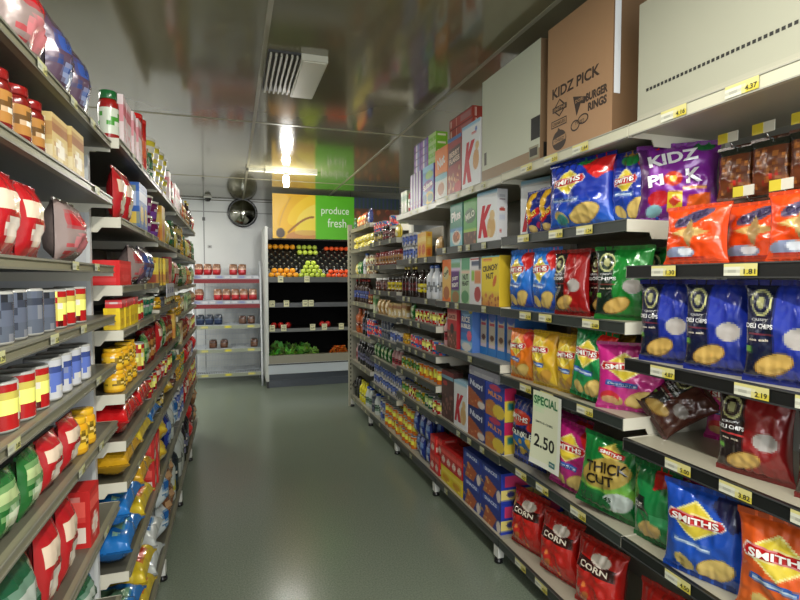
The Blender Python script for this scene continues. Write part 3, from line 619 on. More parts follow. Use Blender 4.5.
LBL = set()
def uniq(l):
    if l in LBL: print('DUPLABEL', l)
    LBL.add(l); return l
def row(bay, lev, items, rows=1):
    S, y0, y1, levels, xf, depth, bname = BAY[bay]
    z = levels[lev]; clear = (levels[lev - 1] - z - .045) if lev > 0 else 1.0
    y = y1 - .012; Wd = y1 - y0 - .024; cnt = {}
    nl = len(levels)
    sname = 'top shelf' if lev == 0 else ('bottom shelf' if lev == nl - 1 else ORD[lev + 1] + ' shelf down')
    tot = sum(float(q.split(':')[1].split('/')[0]) for q in items.split()); nrm = 1 / tot if tot > 1.001 else 1.0
    for it in items.split():
        nm, fr = it.split(':'); lay = 1
        if '/' in fr: fr, l_ = fr.split('/'); lay = int(l_)
        seg = Wd * float(fr) * nrm; ys = y; y -= seg
        if nm == '_': continue
        names = nm.split('+'); sp = [SP[x] for x in names]
        if len(sp) == 1: sp = sp * lay
        w = max(s.w for s in sp); n = max(1, int((seg + .002) / (w + .004)))
        pitch = seg / n if seg / n < w + .03 else w + .012
        for r in range(rows):
            spl = list(sp)
            if S < 0 and lev > 0 and len(set(spl)) == 1 and spl[0].key != 'redblock' and spl[0].cat in ('can', 'packet', 'box', 'jar', 'tub'):
                spl = [spl[0]] * max(1, min(3, int((clear - .012 + spl[0].h * .25) / spl[0].h)))
            fill = 1.0
            if S < 0 and lev > 0 and len(set(spl)) == 1 and spl[0].key != 'redblock':
                fill = min(1.3, max(.6, (clear - .014) / (spl[0].h * len(spl) + .001 * len(spl))))
            for i in range(n):
                yc = ys - pitch * (i + .5); zz = z; ntot = 0
                for li, s in enumerate(spl):
                    sc_ = fill * random.uniform(.93, 1.0) if fill != 1 else 1.0
                    if li == 0 and s.h * sc_ > clear - .006: sc_ = (clear - .008) / s.h
                    elif li > 0 and zz + s.h * sc_ > z + clear - .002: break
                    dd = max(q.d for q in sp)
                    xc = xf + S * ((.018 if S > 0 else -.006) + dd / 2 + r * (dd + .036) + random.random() * .006)
                    if r == 0: xc += S * random.choice((0, 0, 0, .012, .02) if S > 0 else (0, 0, .004))
                    yaw = random.uniform(-.04, .04) if w > .09 else random.uniform(-.5, .5) * (1 if 'can' in s.key else .1)
                    if li: yaw *= .4
                    k = (s.key, r, li); cnt[k] = cnt.get(k, 0) + 1
                    tier = '' if len(spl) == 1 else (('lower ', 'upper ', 'topmost ')[li] if len(spl) < 3 or li != 1 else 'middle ')
                    if r: tier = 'back ' + tier
                    if cnt[k] > 16: break
                    L = tier + s.desc + ', ' + ORD[cnt[k]] + ' from far end, ' + sname + ', ' + bname
                    place(s, (xc, yc, zz + .0004), -S * PI / 2 + yaw, uniq(L), s.desc + ' rows, ' + bname, scale=(1, 1, sc_) if sc_ != 1 else None)
                    zz += s.h * sc_ + .0006

# far right bays
row('R5', 0, 'greenjar:.12 orgpk:.5 redjar:.12 bluepk:.24')
row('R5', 1, 'yelnood:1/2'); row('R5', 2, 'yelpk:.2 greenpk:.3 milk:.14 tancan:.36/2')
row('R5', 3, 'cola:.75 redjar:.2'); row('R5', 4, 'orgbot:.4 winebot:.3 bluecan:.3/2')
row('R5', 5, 'pinkbot:.15 winebot:.85')
row('R5', 6, '_:.28 oilbot:.34 bluecap:.3 greycan:.1/2')
row('R4', 0, 'darkcan+bluecan:.35 coffeejar:.2 brownjar+bluecan:.25 yelpk:.2'); row('R4', 1, 'redjar:1'); row('R4', 2, 'brownjar:.55 yeljar:.45')
row('R4', 3, 'grnbox:.14 tanpk:.45 tanbox:.41'); row('R4', 4, 'bluecan:.3/2 greycan:.3/2 whitecan:.4')
row('R4', 5, 'greenpk:.7 pinkbot:.3'); row('R4', 6, 'whitecan:1/2', 2); row('R4', 7, 'bluecap:.25 whitecan:.2/2 orgcan:.55/2', 2)
row('R3', 1, 'whitecan:.42/2 yelbox2:.38 tanpk:.2'); row('R3', 2, 'darkbot:.4 yelbot:.26 milk:.34')
row('R3', 3, 'tanbox:.25 greenpk:.14 redcan:.61'); row('R3', 4, 'mustard:.25 bluecan:.3 redcan:.25 bluecan:.2')
row('R3', 5, 'yelcan:.5 orgcan:.5', 1); row('R3', 6, 'yelcan:.2 redcan:.2 yelcan:.2 greencan:.2 redcan:.2', 2)
row('R3', 7, 'orgcan:.35/3 bluepk:.45/2 redcase:.2/2', 2)

# ------------------------------------------------------------------ feature goods on the right
def R(sp, y, z, label, x=1.40, yaw=0, tilt=0, group=None, roll=0, lift=0.0004):
    """front face centred at y, its front plane at x; yaw>0 turns the face towards the camera"""
    s = SP[sp]
    a = -PI / 2 + yaw
    fx, fy = math.sin(a), -math.cos(a)     # facing direction
    lift += abs(math.sin(roll)) * s.w * .47
    loc = (x - fx * s.d / 2 , y - fy * s.d / 2, z + lift)
    o = place(s, loc, (tilt, roll, a), uniq(label), group)
    return o
G_C = 'cereal boxes on the right shelves'
# top shelf of the fourth bay
z = 2.0904
for i, (n, y) in enumerate((('grnbox', 4.19), ('grnbox', 4.11))): R(n, y, z, ['green and white box at far end of the top shelf, right', 'green and white box beside the red bottle, top right shelf'][i], x=1.395)
R('redbot', 4.03, z, 'red sauce bottle beside purple cereal spines, top right shelf', x=1.395)
for i in range(4): R('purspine', 3.955 - i * .064, z, 'purple cereal box, spine out, ' + ORD[i + 1] + ' from the red bottle', x=1.395, group='purple boxes with spines out on the top right shelf')
R('bluecereal', 3.575, z, 'blue and purple cereal box under flat boxes on the top right shelf', x=1.39)
for i in range(4):
    for j in range(2):
        R('purbox', 3.86 - j * .158, z + .302 + i * .057, 'flat purple box in pile on cereal, ' + ORD[i + 1] + ' layer, ' + ('left' if j == 0 else 'right') + ' column', x=1.41, group='flat purple boxes piled above the cereal')
bx('grnflat', 'flat green bar box', .15, .09, .055, (120, 190, 40), (220, 226, 200), (120, 190, 40), seed=18)
for i in range(4): R('grnflat', 3.544, z + .302 + i * .057, 'flat green box in the pile above cereal, ' + ORD[i + 1] + ' layer', x=1.41, group='flat green boxes piled above the cereal')
z = 2.1004
R('orangecereal', 3.325, z, 'orange and white cereal box on the top right shelf', x=1.39)
R('browncereal', 3.10, z, 'brown and red berry cereal box beside large white K box', x=1.39)
R('kboxbig', 2.86, z, 'large white cereal box with red K on top shelf', x=1.39)
bx('plainc', 'plain brown carton behind cereal', .42, .26, .42, (150, 118, 84), (150, 118, 84), (150, 118, 84), kind='carton')
R('plainc', 3.17, z, 'plain brown carton hidden behind cereal under red flat cartons', x=1.475)
R('redflat', 3.19, z + .4225, 'lower red flat biscuit carton stacked above the cereal boxes', x=1.475, group='red flat cartons above the cereal')
R('redflat', 3.205, z + .4225 + .0735, 'upper red flat biscuit carton just under the ceiling', x=1.48, group='red flat cartons above the cereal')
# big cartons
def big_carton(name, y0, y1, x0, x1, z0, h, front, side, label, deco=None):
    b = MB(('paper',)); w = y1 - y0; d = x1 - x0
    F = lambda u, v, off=0: (-off, w / 2 - u * w, v * h)
    front_art = front
    b.grid(F, 40, 40, front_art, smooth=False)
    b.box(0.0008, -w / 2, 0, d, w / 2, h, side)
    b.box(d * .1, -w / 2 + .005, h - .0005, d * .9, -w / 2 + .012, h + .001, tuple(q * .8 for q in side))
    if deco: deco(b, F, w, h, d)
    return tag(link(name, b.mesh(name), None, (x0, (y0 + y1) / 2, z0 + .0004)), label, 'box')
def deco_white(b, F, w, h, d):
    b.box(.02, -w / 2 - .001, .02, .10, -w / 2, .10, (40, 36, 32))           # hand hole on the near end
    b.box(-.0015, -w / 2 + .001, .12, -.0002, -w / 2 + .075, .225, (30, 28, 26))
    b.box(-.0015, w / 2 - .055, .10, -.0002, w / 2 - .03, .17, (96, 92, 84))
    b.box(-.002, -w / 2 + .01, .03, -.0002, -w / 2 + .09, .09, (150, 146, 122)); b.box(-.0026, -w / 2 + .018, .042, -.0016, -w / 2 + .082, .08, (60, 56, 48))
big_carton('white_carton', 2.12, 2.71, 1.39, 1.78, 2.105, .58, A((196, 200, 180), ('r', 0, 0, 1, .13, (150, 128, 100)), ('p', [(0, .13), (.9, .13), (.9, .16), (0, .3)], (196, 200, 180))), (128, 102, 76), 'big white fronted carton on top shelf left of the brown carton', deco_white)
def deco_kidz(b, F, w, h, d):
    ink = (58, 44, 36); a = w / h
    b.text('KIDZ PICK', F, .46, .60, .74, .10, ink, aspect=a, bold=.03)
    b.text('BURGER', F, .79, .41, .30, .075, ink, aspect=a, bold=.05); b.text('RINGS', F, .80, .32, .26, .075, ink, aspect=a, bold=.05)
    def poly(pts, c=ink, o=.0008):
        n = len(b.v); b.v += [F(u, v, o) for u, v in pts]; b.face(list(range(n, n + len(pts))), c)
    kr = (160, 126, 92)
    poly([(.10, .44), (.22, .36), (.34, .44), (.22, .53)]); poly([(.13, .44), (.22, .375), (.31, .44), (.22, .515)], kr, .001); poly([(.10, .415), (.34, .415), (.34, .465), (.10, .465)], ink, .0012)
    b.text('SMITHS', F, .22, .44, .20, .03, kr, aspect=a, off=.0016)
    poly([(.08, .27), (.34, .27), (.34, .34), (.08, .34)]); poly([(.09, .28), (.33, .28), (.33, .33), (.09, .33)], kr, .001); b.text('CRINKLES', F, .21, .305, .21, .03, ink, aspect=a, off=.0016)
    poly([(.44, .48), (.66, .42), (.62, .37), (.56, .385), (.50, .29)]); b.text('DORI', F, .54, .42, .12, .03, kr, aspect=a, off=.0016)
    ell = lambda cu, cv, ru, rv, c, o: poly([(cu + ru * math.cos(t * PI / 10), cv + rv * math.sin(t * PI / 10)) for t in range(20)], c, o)
    ell(.22, .14, .12, .095, ink, .0008); poly([(.20, .26), (.26, .22), (.18, .20)], ink, .0009); poly([(.12, .11), (.33, .13), (.33, .18), (.12, .16)], kr, .0012); b.text('CHEEZ', F, .225, .145, .16, .03, ink, aspect=a, off=.0016)
    ell(.48, .21, .07, .05, ink, .0008); ell(.60, .24, .08, .045, ink, .0008); ell(.48, .21, .055, .036, kr, .001); ell(.60, .24, .065, .032, kr, .001); b.text('TWIST', F, .55, .225, .14, .03, ink, aspect=a, off=.0016)
def kz(b, F, w, h, d):
    deco_kidz(b, lambda u, v, off=0: F(u, v * .80, off), w, h * .8, d)
    b.box(.006, -w / 2 - .0015, .16, .034, -w / 2 - .0002, h, (226, 228, 232))  # white tape strip paints in a bright reflection streak on the near side
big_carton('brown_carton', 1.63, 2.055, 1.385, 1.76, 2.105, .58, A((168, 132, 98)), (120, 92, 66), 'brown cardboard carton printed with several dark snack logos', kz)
def deco_grey(b, F, w, h, d):
    for i in range(34): b.box(-.0012, w / 2 - .04 - i * .016, .105, -.0003, w / 2 - .05 - i * .016, .115, (40, 40, 38))
big_carton('grey_carton', .85, 1.50, 1.385, 1.77, 2.105, .42, A((168, 168, 150), ('r', 0, 0, 1, .06, (180, 178, 160))), (150, 146, 128), 'pale grey carton with dashed black line at top right', deco_grey)

# second shelf
z = 1.76
row('R2', 1, 'greenpk:.0001') if False else None
R('plusbox', 3.09, z, 'dark green cereal box with white script, second shelf down', x=1.40)
R('milobox', 2.885, z, 'bright green cereal box beside the white box with red K', x=1.40)
R('kbox', 2.665, z, 'white cereal box with red K, left one of the pair', x=1.40, yaw=.12)
z = 1.77
R('kbox', 2.31, z, 'white cereal box with red K beside small blue bags', x=1.49, yaw=.25)
R('twist', 2.19, z, 'small dark blue bag with yellow swoosh, left of two', x=1.395, yaw=.15, group='small blue swoosh bags'); R('twist', 2.07, z, 'small dark blue bag with yellow swoosh, right of two', x=1.395, yaw=.2, group='small blue swoosh bags')
R('s_blue', 1.84, z, 'large royal blue chip bag with yellow diamond under the brown carton', x=1.365, yaw=.24)
R('s_blueb', 1.615, z, 'royal blue chip bag tucked beside the big purple bag', x=1.455, yaw=.25)
R('kidz', 1.455, z, 'large purple chip bag with big white letters at the shelf end', x=1.535, yaw=.85)
# third shelf
z = 1.40
R('orgnarrow', 3.235, z, 'orange oat cereal box left of the purple panelled box', x=1.395); R('purjust', 3.085, z, 'green cereal box with a purple panel', x=1.395); R('justgreen', 2.94, z, 'pale green cereal box with dark lettering', x=1.395)
R('whitenut', 2.795, z, 'white muesli box left of the yellow cereal box', x=1.395); R('crunchy', 2.61, z, 'yellow cereal box with brown lettering', x=1.395)
z = 1.395
R('s_corn', 2.305, z, 'bright blue chip bag with yellow diamond badge, beside the yellow cereal box', x=1.385, yaw=.1, group='bright blue chip bags'); R('s_corn', 2.09, z, 'bright blue chip bag with yellow diamond badge, beside dark red bag', x=1.385, yaw=.1, group='bright blue chip bags')
R('d_red', 1.90, z, 'dark red deli chip bag beside bright blue bag', x=1.385, yaw=.15); R('d_red', 1.74, z, 'dark red deli chip bag tucked behind green bag', x=1.45, yaw=.15)
R('d_grn', 1.61, z, 'green deli chip bag standing at the near shelf end', x=1.42, yaw=.5); R('d_grn', 1.60, z, 'second green deli chip bag, behind the front green one', x=1.63, yaw=.5)
# fourth shelf
z = 1.09
R('pinkbot', 3.28, z, 'red and white bottle left of red cereal box', x=1.40); R('redcereal', 3.15, z, 'red cereal box left of the front facing blue box', x=1.40); R('ricebub', 2.97, z, 'blue rice cereal box facing front, left of four spines', x=1.42)
for i in range(4): R('ricespine', 2.83 - i * .108, z, 'blue rice cereal box, spine out, ' + ORD[i + 1] + ' from the front facing one', x=1.47, group='rice cereal boxes with spines out')
z = 1.04
R('s_org', 2.29, z, 'orange chip bag with red banded badge beside rice cereal spines', x=1.385, yaw=.15); R('s_yel', 2.09, z, 'yellow chip bag with red banded badge beside orange bag', x=1.385, yaw=.15); R('s_yel', 1.91, z, 'yellow chip bag overlapped by the green and red bag', x=1.40, yaw=.15)
R('s_grn', 1.76, z, 'green and red chip bag with red banded badge', x=1.375, yaw=.25, roll=.12); R('s_mag', 1.575, z, 'magenta chip bag with yellow diamond badge below the white bracket', x=1.44, yaw=.68)
R('s_yel', 2.14, z, 'yellow chip bag in back row, far one of two', x=1.62, group='yellow chip bags in the back row'); R('s_yel', 1.88, z, 'yellow chip bag in back row, near one of two', x=1.63, group='yellow chip bags in the back row')
R('s_grn', 1.62, z, 'green chip bag in back row behind magenta bag', x=1.70, yaw=.3)
# fifth shelf
z = .59
R('chocbox', 3.21, z, 'dark brown chocolate cereal box beside low white K box', x=1.395); R('kbox', 2.99, z, 'white cereal box with red K on the low shelf', x=1.39)
bx('whiteflat', 'white flat carton', .36, .22, .055, (206, 206, 214), (150, 150, 170), (214, 214, 220), kind='carton')
R('nutri', 2.765, z, 'lower dark blue cereal box with orange flakes', x=1.39); R('nutri', 2.765, z + .187, 'upper dark blue cereal box with orange flakes', x=1.39)
R('ovalbox', 2.535, z, 'lower blue and yellow cereal box with pink end', x=1.39); R('ovalbox', 2.535, z + .187, 'upper blue and yellow cereal box with pink end', x=1.39)
R('whiteflat', 2.70, z + .375, 'white flat carton lying on the blue cereal boxes', x=1.40)
z = .60
R('multiblue', 2.25, z, 'dark blue multipack with chip pictures left of the price sign', x=1.39, yaw=.1)
R('s_mag2', 2.03, z, 'magenta chip bag partly behind the white price sign', x=1.50, yaw=.0)
R('s_mag2', 1.87, z, 'magenta chip bag with yellow diamond badge right of price sign', x=1.385, yaw=.25, roll=.1)
R('thick', 1.65, z, 'green and lime chip bag with dark lettering leaning on low shelf', x=1.375, yaw=.4, roll=.14)
# base
z = .14
R('yelcase', 3.22, z, 'yellow cracker box under red boxes on floor shelf, left', x=1.39); R('yelcase', 3.045, z, 'yellow cracker box under red boxes on floor shelf, right', x=1.39)
for i in range(4): R('redcase', 3.265 - i * .088, z + .1115, 'red cracker box on yellow ones, ' + ORD[i + 1] + ' from far end, third right bay', x=1.39, group='red cracker boxes on the yellow ones')
for j in range(2):
    for i in range(2):
        for q in range(2):
            R('bluecase', 2.82 - j * .245, z + i * .172, ['lower', 'upper'][i] + ' blue snack carton, ' + ['front', 'back'][q] + ' row, ' + ['far', 'near'][j] + ' column, bottom shelf', x=1.39 + q * .205, group='blue snack cartons on the bottom shelf')
for i, y in enumerate((2.27, 2.0, 1.73)): R('redlow', y, z, 'red snack bag on bottom shelf, ' + ORD[i + 1] + ' from blue cartons', yaw=.2, tilt=-.1, group='red snack bags on the bottom shelf', x=1.395)
# nearest bay
z = 1.60
R('cheese', 1.26, z, 'bright orange snack bag with grey star, front one', x=1.375, yaw=.25, tilt=-.08); R('cheese', 1.135, z, 'bright orange snack bag partly behind the front orange one', x=1.49, yaw=.25, tilt=-.08)
R('cheese', .93, z, 'bright orange snack bag standing alone toward the right edge', x=1.39, yaw=.2, tilt=-.06)
z = 1.265
R('d_blu', 1.37, z, 'dark blue deli chip bag under the orange snack bags', x=1.39, yaw=.3); R('d_blu', 1.18, z, 'dark blue deli chip bag, middle of three', x=1.39, yaw=.28); R('d_blu', .98, z, 'dark blue deli chip bag, third from the far one', x=1.39, yaw=.25); R('d_blu', .79, z, 'dark blue deli chip bag, nearest the right edge', x=1.39, yaw=.25)
z = .97
R('s_mag', 1.30, z, 'magenta chip bag set back behind the tilted black bag', x=1.66, yaw=.3)
o = R('d_blk', 1.505, z, 'black deli chip bag tipped over on a shelf', x=1.44, yaw=.25, roll=.85, tilt=-.6, lift=-.0)
R('d_rdb', 1.08, z, 'black and maroon deli chip bag right of the tipped one', x=1.42, yaw=.25); R('d_rdb', .85, z, 'black and maroon deli chip bag at the right edge', x=1.42, yaw=.2)
z = .60
R('greensnk', 1.42, z, 'green chip bag with black square right of the green and lime bag', x=1.40, yaw=.15); R('s_mag2', 1.31, z, 'magenta chip bag between green and blue bags, low shelf', x=1.47, yaw=.3)
R('s_blu2', 1.19, z, 'blue chip bag with yellow diamond badge at lower right', x=1.375, yaw=.35); R('s_pale', .95, z, 'deep orange chip bag at lower right edge', x=1.40, yaw=.35)
R('s_grn', .74, z, 'green chip bag at the lower right edge beyond the orange one', x=1.40, yaw=.3)
z = .14
for i, y in enumerate((1.37, 1.1, .83)): R('redlow', y, z, 'red snack bag, nearest bay bottom shelf, ' + ORD[i + 1] + ' from far', yaw=.2, tilt=-.1, group='red snack bags on the bottom shelf', x=1.395)
# peg hooks with nut packets above the orange bags
for i, (y, zz) in enumerate(((1.30, 2.0), (1.18, 2.0), (1.06, 2.0), (.90, 2.0), (1.24, 1.815), (1.12, 1.815), (.98, 1.815))):
    hk = MB(('chrome',)); hk.tube([(0, 0, 0), (-.22, 0, 0), (-.235, 0, .018)], .003, (170, 170, 165)); hk.box(-.004, -.02, -.02, 0, .02, .02, (150, 150, 145))
    o = link('peg_hook', hk.mesh('peg_hook'), None, (1.819, y, zz - .002)); tag(o, 'chrome peg hook, ' + ORD[i + 1] + ' of those on the nearest right panel', 'hook', 'peg hooks on the nearest right panel')
    tk = MB(('paper',)); tk.box(-.245, -.035, .012, -.242, .035, .045, (214, 212, 196)); tk.box(-.2465, 0.0, .012, -.245, .035, .045, (214, 196, 50)); link('price_ticket', tk.mesh('price_ticket'), o)
    place('nuts', (1.62, y, zz - .175), -PI / 2 + .15, uniq('brown nut packet hanging on the ' + ORD[i + 1] + ' hook, nearest right panel'), 'nut packets on hooks')

# hanging SPECIAL sign
b = MB(('paper',)); w, h = .215, .34
def PS(u, v, off=0): return (-.004 - off - .022 * (1 - v) ** 2 * (1 - .6 * u) + .004 * math.sin(u * PI) , w / 2 - u * w, -h + v * h)
b.grid(PS, 10, 14, A((222, 226, 196), ('r', 0, 0, .012, 1, (236, 236, 232)), ('r', .93, 0, 1, 1, (236, 236, 240)), ('r', 0, 0, 1, .05, (236, 236, 236)), ('e', .2, .85, .25, .1, (196, 226, 180)), ('r', .12, .775, .82, .79, (50, 96, 66))), smooth=True)
b.grid(lambda u, v: (PS(1 - u, v)[0] + .001, PS(1 - u, v)[1], PS(1 - u, v)[2]), 10, 14, A((230, 230, 222)), smooth=True)
b.text('SPECIAL', PS, .46, .88, .84, .12, (34, 112, 66), aspect=w / h, off=.001, bold=.03); b.text('SMITHS CHIPS', PS, .42, .585, .6, .028, (60, 70, 60), aspect=w / h, off=.001)
b.text('2.50', PS, .46, .33, .70, .17, (30, 32, 30), aspect=w / h, off=.001, bold=.02)
n = len(b.v); b.v += [PS(u, v, .001) for u, v in ((.66, .06), (.86, .06), (.86, .13), (.66, .13))]; b.face(range(n, n + 4), (40, 110, 110)); b.text('iga', PS, .76, .095, .14, .04, W, aspect=w / h, off=.0016)
tag(link('price_sign', b.mesh('price_sign'), None, (1.350, 1.975, 1.035)), 'white hanging price sign reading SPECIAL 2.50', 'sign')
# twin black bottles at the far bottom corner
b = MB(('gloss',))
for k_ in range(2):
    b.lathe([(.05, 0, BK), (.058, .01, BK), (.06, .1, (40, 34, 26)), (.058, .16, BK), (.04, .215, BK), (.02, .235, BK), (0.0, .24, BK)], 18, cy=.06 - k_ * .121)
    b.tube([(-.052, .06 - k_ * .121, .09), (-.085, .06 - k_ * .121, .13), (-.05, .06 - k_ * .121, .19)], .008, (30, 30, 32))
tag(link('twin_jug', b.mesh('twin_jug'), None, (1.45, 5.93, .1405)), 'black twin jug pack on far end of the bottom right shelf', 'jug')

# ------------------------------------------------------------------ left rows (far -> near)
row('L4', 0, 'redpk:.3 tallx:.3 redjar:.3'.replace('tallx', 'darkbot')); row('L4', 1, 'greenjar:.4 redjar:.3 yelpk:.3'); row('L4', 2, 'greenpk:.4 tancan:.3/2 orgpk:.3')
row('L4', 3, 'brownbag:.5 greenpk:.5'); row('L4', 4, 'redcan:.5/2 tancan:.3/2 redpk:.2'); row('L4', 5, 'redbag:.4 whitecan:.2 redpk:.4'); row('L4', 6, 'redcan:.5/2 orgpk:.5'); row('L4', 7, 'brownbag:.4 darkbot:.3 redbag:.3')
row('L3', 0, 'orgpk:.3 redbot:.3 whitebox:.35'); row('L3', 1, 'greenjar:.3 mustard:.2 darkcan:.3/2 yelpk:.2'); row('L3', 2, 'greenpk:.5 greenjar:.2 redpk:.3')
row('L3', 3, 'grnbox:.3 tancan:.3 mustard:.3'); row('L3', 4, 'redjar:.4 tanbox:.3 greenpk:.3'); row('L3', 5, 'redbag:.4 yelcan:.3/2 mustard:.3'); row('L3', 6, 'redpk:.5 whitecan:.4/2'); row('L3', 7, 'winebot:.5 clearbot:.35')
row('L2', 0, 'redbot:.22 whitebox:.1 yeltub:.68/2'); row('L2', 1, 'greenjar:.25 yelpk:.33 yelbox2:.2 cupnood:.22/2'); row('L2', 2, 'greenpk:.2 redbox:.2 yelbox:.5')
row('L2', 3, 'darkcan:.3 tancan:.3 greycan:.2 mustard:.15'); row('L2', 4, 'yelbox2:.25 redjar:.35 greenpk:.2 redpk:.2'); row('L2', 5, 'greenbag:.3 redcan:.4 redpk:.3')
row('L2', 6, 'brownjar:.3 yelbag:.4 darkcan:.3'); row('L2', 7, 'whitebag:.25 clearbot:.22 bluepk:.2 yelbag:.33', 1); row('L2', 8, 'bigdark:.16 bigclear:.15 brownbag:.35 whitebag:.34')
row('L1', 0, 'greenjar:.22 redtube:.2 whitebox:.44 relish:.1'); row('L1', 1, 'cupnood:.26/2 bluebox:.38 redpk:.36'); row('L1', 2, 'multipk:.38 clearpk:.38 redblock:.24')
row('L1', 3, 'greentub:.4 redcan:.2 smallyel+redsm:.4'); row('L1', 4, 'redjar:.3 greenpk:.14 redcan:.16 mustard:.4'); row('L1', 5, 'redcan:.33')
row('L1', 7, 'redcase:.28/2')
_top = {}
def lie(sp, bay, lev, y, layer, label):
    S, y0, y1, levels, xf, depth, bn = BAY[bay]; q = SP[sp]
    ys_ = [v.co.y for v in q.root.vertices]; y_lo, y_hi = min(ys_), max(ys_)
    base = _top.get((bay, lev, y), levels[lev] + .001); room = levels[lev - 1] - .026 - base
    sc_ = min(1.0, room / (y_hi - y_lo))
    _top[(bay, lev, y)] = base + sc_ * (y_hi - y_lo) + .001
    return place(q, (xf + S * (-.022 + q.w / 2), y - q.h / 2, base + y_hi * sc_), (-PI / 2, 0, 0), uniq(label), None, scale=(1, sc_, 1))
for k_, c_, l_ in (('bluelie', (34, 112, 186), (110, 150, 120)), ('yellie', (206, 180, 44), (196, 70, 40)), ('goldlie', (196, 150, 30), (236, 206, 70)), ('whitelie', (198, 204, 202), (30, 96, 160)), ('redlie', (196, 24, 28), (226, 60, 60)), ('greenlie', (40, 110, 80), (190, 200, 190))):
    bagspec(k_, k_, .30 if k_ in ('bluelie', 'whitelie') else .24, .10, .28, c_, [('r', .1, .3, .9, .75, l_), ('n', len(k_), 16, tuple(min(255, x + 40) for x in l_), .1, .1, .9, .9)], kind='grocery_bag', seed=len(k_) + 40, res=110, fat=.22, full=.22)
lie('bluelie', 'L1', 8, 2.06, 0, 'blue bag lying at the near end of bottom shelf, second left bay'); lie('bluelie', 'L1', 8, 2.06, 1, 'upper blue bag lying on another blue bag, second left bay bottom shelf')
lie('yellie', 'L1', 8, 2.35, 0, 'yellow bag lying beside blue bags on the bottom left shelf'); lie('yellie', 'L1', 8, 2.35, 1, 'upper yellow bag lying on a yellow one, bottom left shelf')
lie('whitelie', 'L1', 8, 2.64, 0, 'white and blue bag lying on the bottom left shelf, lower'); lie('whitelie', 'L1', 8, 2.64, 1, 'white and blue bag lying on another one, bottom left shelf')
lie('bluelie', 'L1', 7, 2.06, 0, 'blue bag lying at the near end one shelf above the floor bags'); lie('bluelie', 'L1', 7, 2.06, 1, 'upper blue bag at the near end, second lowest left shelf')
lie('yellie', 'L1', 7, 2.345, 0, 'yellow bag lying beside a blue bag, second lowest left shelf'); lie('goldlie', 'L1', 7, 2.345, 1, 'golden bag lying on a yellow one, second lowest left shelf')
lie('goldlie', 'L1', 6, 2.05, 0, 'golden bag lying at near end, third lowest shelf, second left bay'); lie('yellie', 'L1', 6, 2.335, 0, 'yellow bag lying second from near end, third lowest left shelf')
lie('bluelie', 'L1', 6, 2.62, 0, 'blue bag lying at far end, third lowest shelf, second left bay')
lie('redlie', 'L1', 5, 2.06, 0, 'bright red bag lying at the near end above golden bags'); lie('redlie', 'L1', 5, 2.345, 0, 'bright red bag lying second from near end above golden bags')
row('L0', 0, '_:.12 multipk:.4 clearpk:.35 redpk:.2'); row('L0', 1, '_:.30 tanbox:.3 redjar:.3 greycan:.3'); row('L0', 2, '_:.28 clearpk:.4 redpk:.3 tanpk:.3'); row('L0', 3, '_:.32 redcan:.3 greycan:.4 yelcan:.3')
row('L0', 4, '_:.25 whitecan:.4 redcan:.3 yelcan:.3'); row('L0', 5, '_:.20 mustard:.2 redpk:.3 greenpk:.3 tanbox:.2'); row('L0', 6, '_:.24 redcase:.2 redpk:.3 greenbag:.5'); row('L0', 7, '_:.26 greenbag:.4 whitebag:.3 petbag:.3'); row('L0', 8, '_:.22 petbag:.5 whitebag:.5')
# white notice card on the third left bay
b = MB(('paper',)); Pn = lambda u, v, off=0: (.0 + off, u * .36 - .18, v * .075)
b.box(-.003, -.18, 0, -.0005, .18, .075, (214, 216, 224))
b.grid(Pn, 12, 4, A((214, 216, 224)), smooth=False)
for q, t in enumerate(('3 for', '5.00', 'save')): b.text(t, Pn, .2 + q * .3, .5, .18, .45, (80, 90, 150), aspect=4.8, off=.0006)
tag(link('notice_card', b.mesh('notice_card'), None, (-.336, 3.2, 1.455)), 'small white notice card clipped to a left shelf edge', 'sign')

# ------------------------------------------------------------------ refrigerated produce case
CX0, CX1, CY0, CY1 = .47, 2.42, 7.40, 8.20
case = empty('produce_cooler', ((CX0 + CX1) / 2, CY0, 0)); tag(case, 'white refrigerated produce case against the back wall', 'cooler')
ox, oy = -(CX0 + CX1) / 2, -CY0
def cb(name, boxes, mats=('metal',), parent=case):
    b = MB(mats)
    for q in boxes: b.box(q[0] + ox, q[1] + oy, q[2], q[3] + ox, q[4] + oy, q[5], q[6])
    return link(name, b.mesh(name), parent)
DK = (12, 12, 13)
cb('side_panel', [(CX0 - .03, CY0 - .02, .1, CX0 + .01, CY1, 2.28, (206, 208, 204)), (CX0 - .02, CY0, 0, CX0 + .01, CY1, .1, (30, 30, 32))]); cb('side_panel', [(CX1 - .01, CY0 - .02, .1, CX1 + .03, CY1, 2.28, (206, 208, 204))])
cb('back_lining', [(CX0 + .01, CY1 - .03, .2, CX1 - .01, CY1, 2.20, DK)], ('black',)); cb('canopy', [(CX0 + .01, CY0 + .02, 2.19, CX1 - .01, CY1, 2.26, (36, 36, 36)), (CX0 + .01, CY0, 2.10, CX1 - .01, CY0 + .03, 2.24, (20, 20, 20))])
cb('kick_panel', [(CX0 + .01, CY0 + .04, .0, CX1 - .01, CY0 + .07, .2, (74, 80, 90)), (CX0 + .01, CY0 + .035, .1, CX1 - .01, CY0 + .04, .105, (100, 106, 116))])
cb('bumper', [(CX0 - .0, CY0 - .03, .2, CX1, CY0 + .06, .345, (196, 204, 212)), (CX0, CY0 - .034, .33, CX1, CY0 - .03, .345, (40, 40, 40))])
cb('front_ledge', [(CX0 + .01, CY0 - .01, .345, CX1 - .01, CY0 + .05, .46, (150, 146, 130))])
cb('well', [(CX0 + .01, CY0 + .05, .36, CX1 - .01, CY1 - .03, .40, (40, 42, 40))])
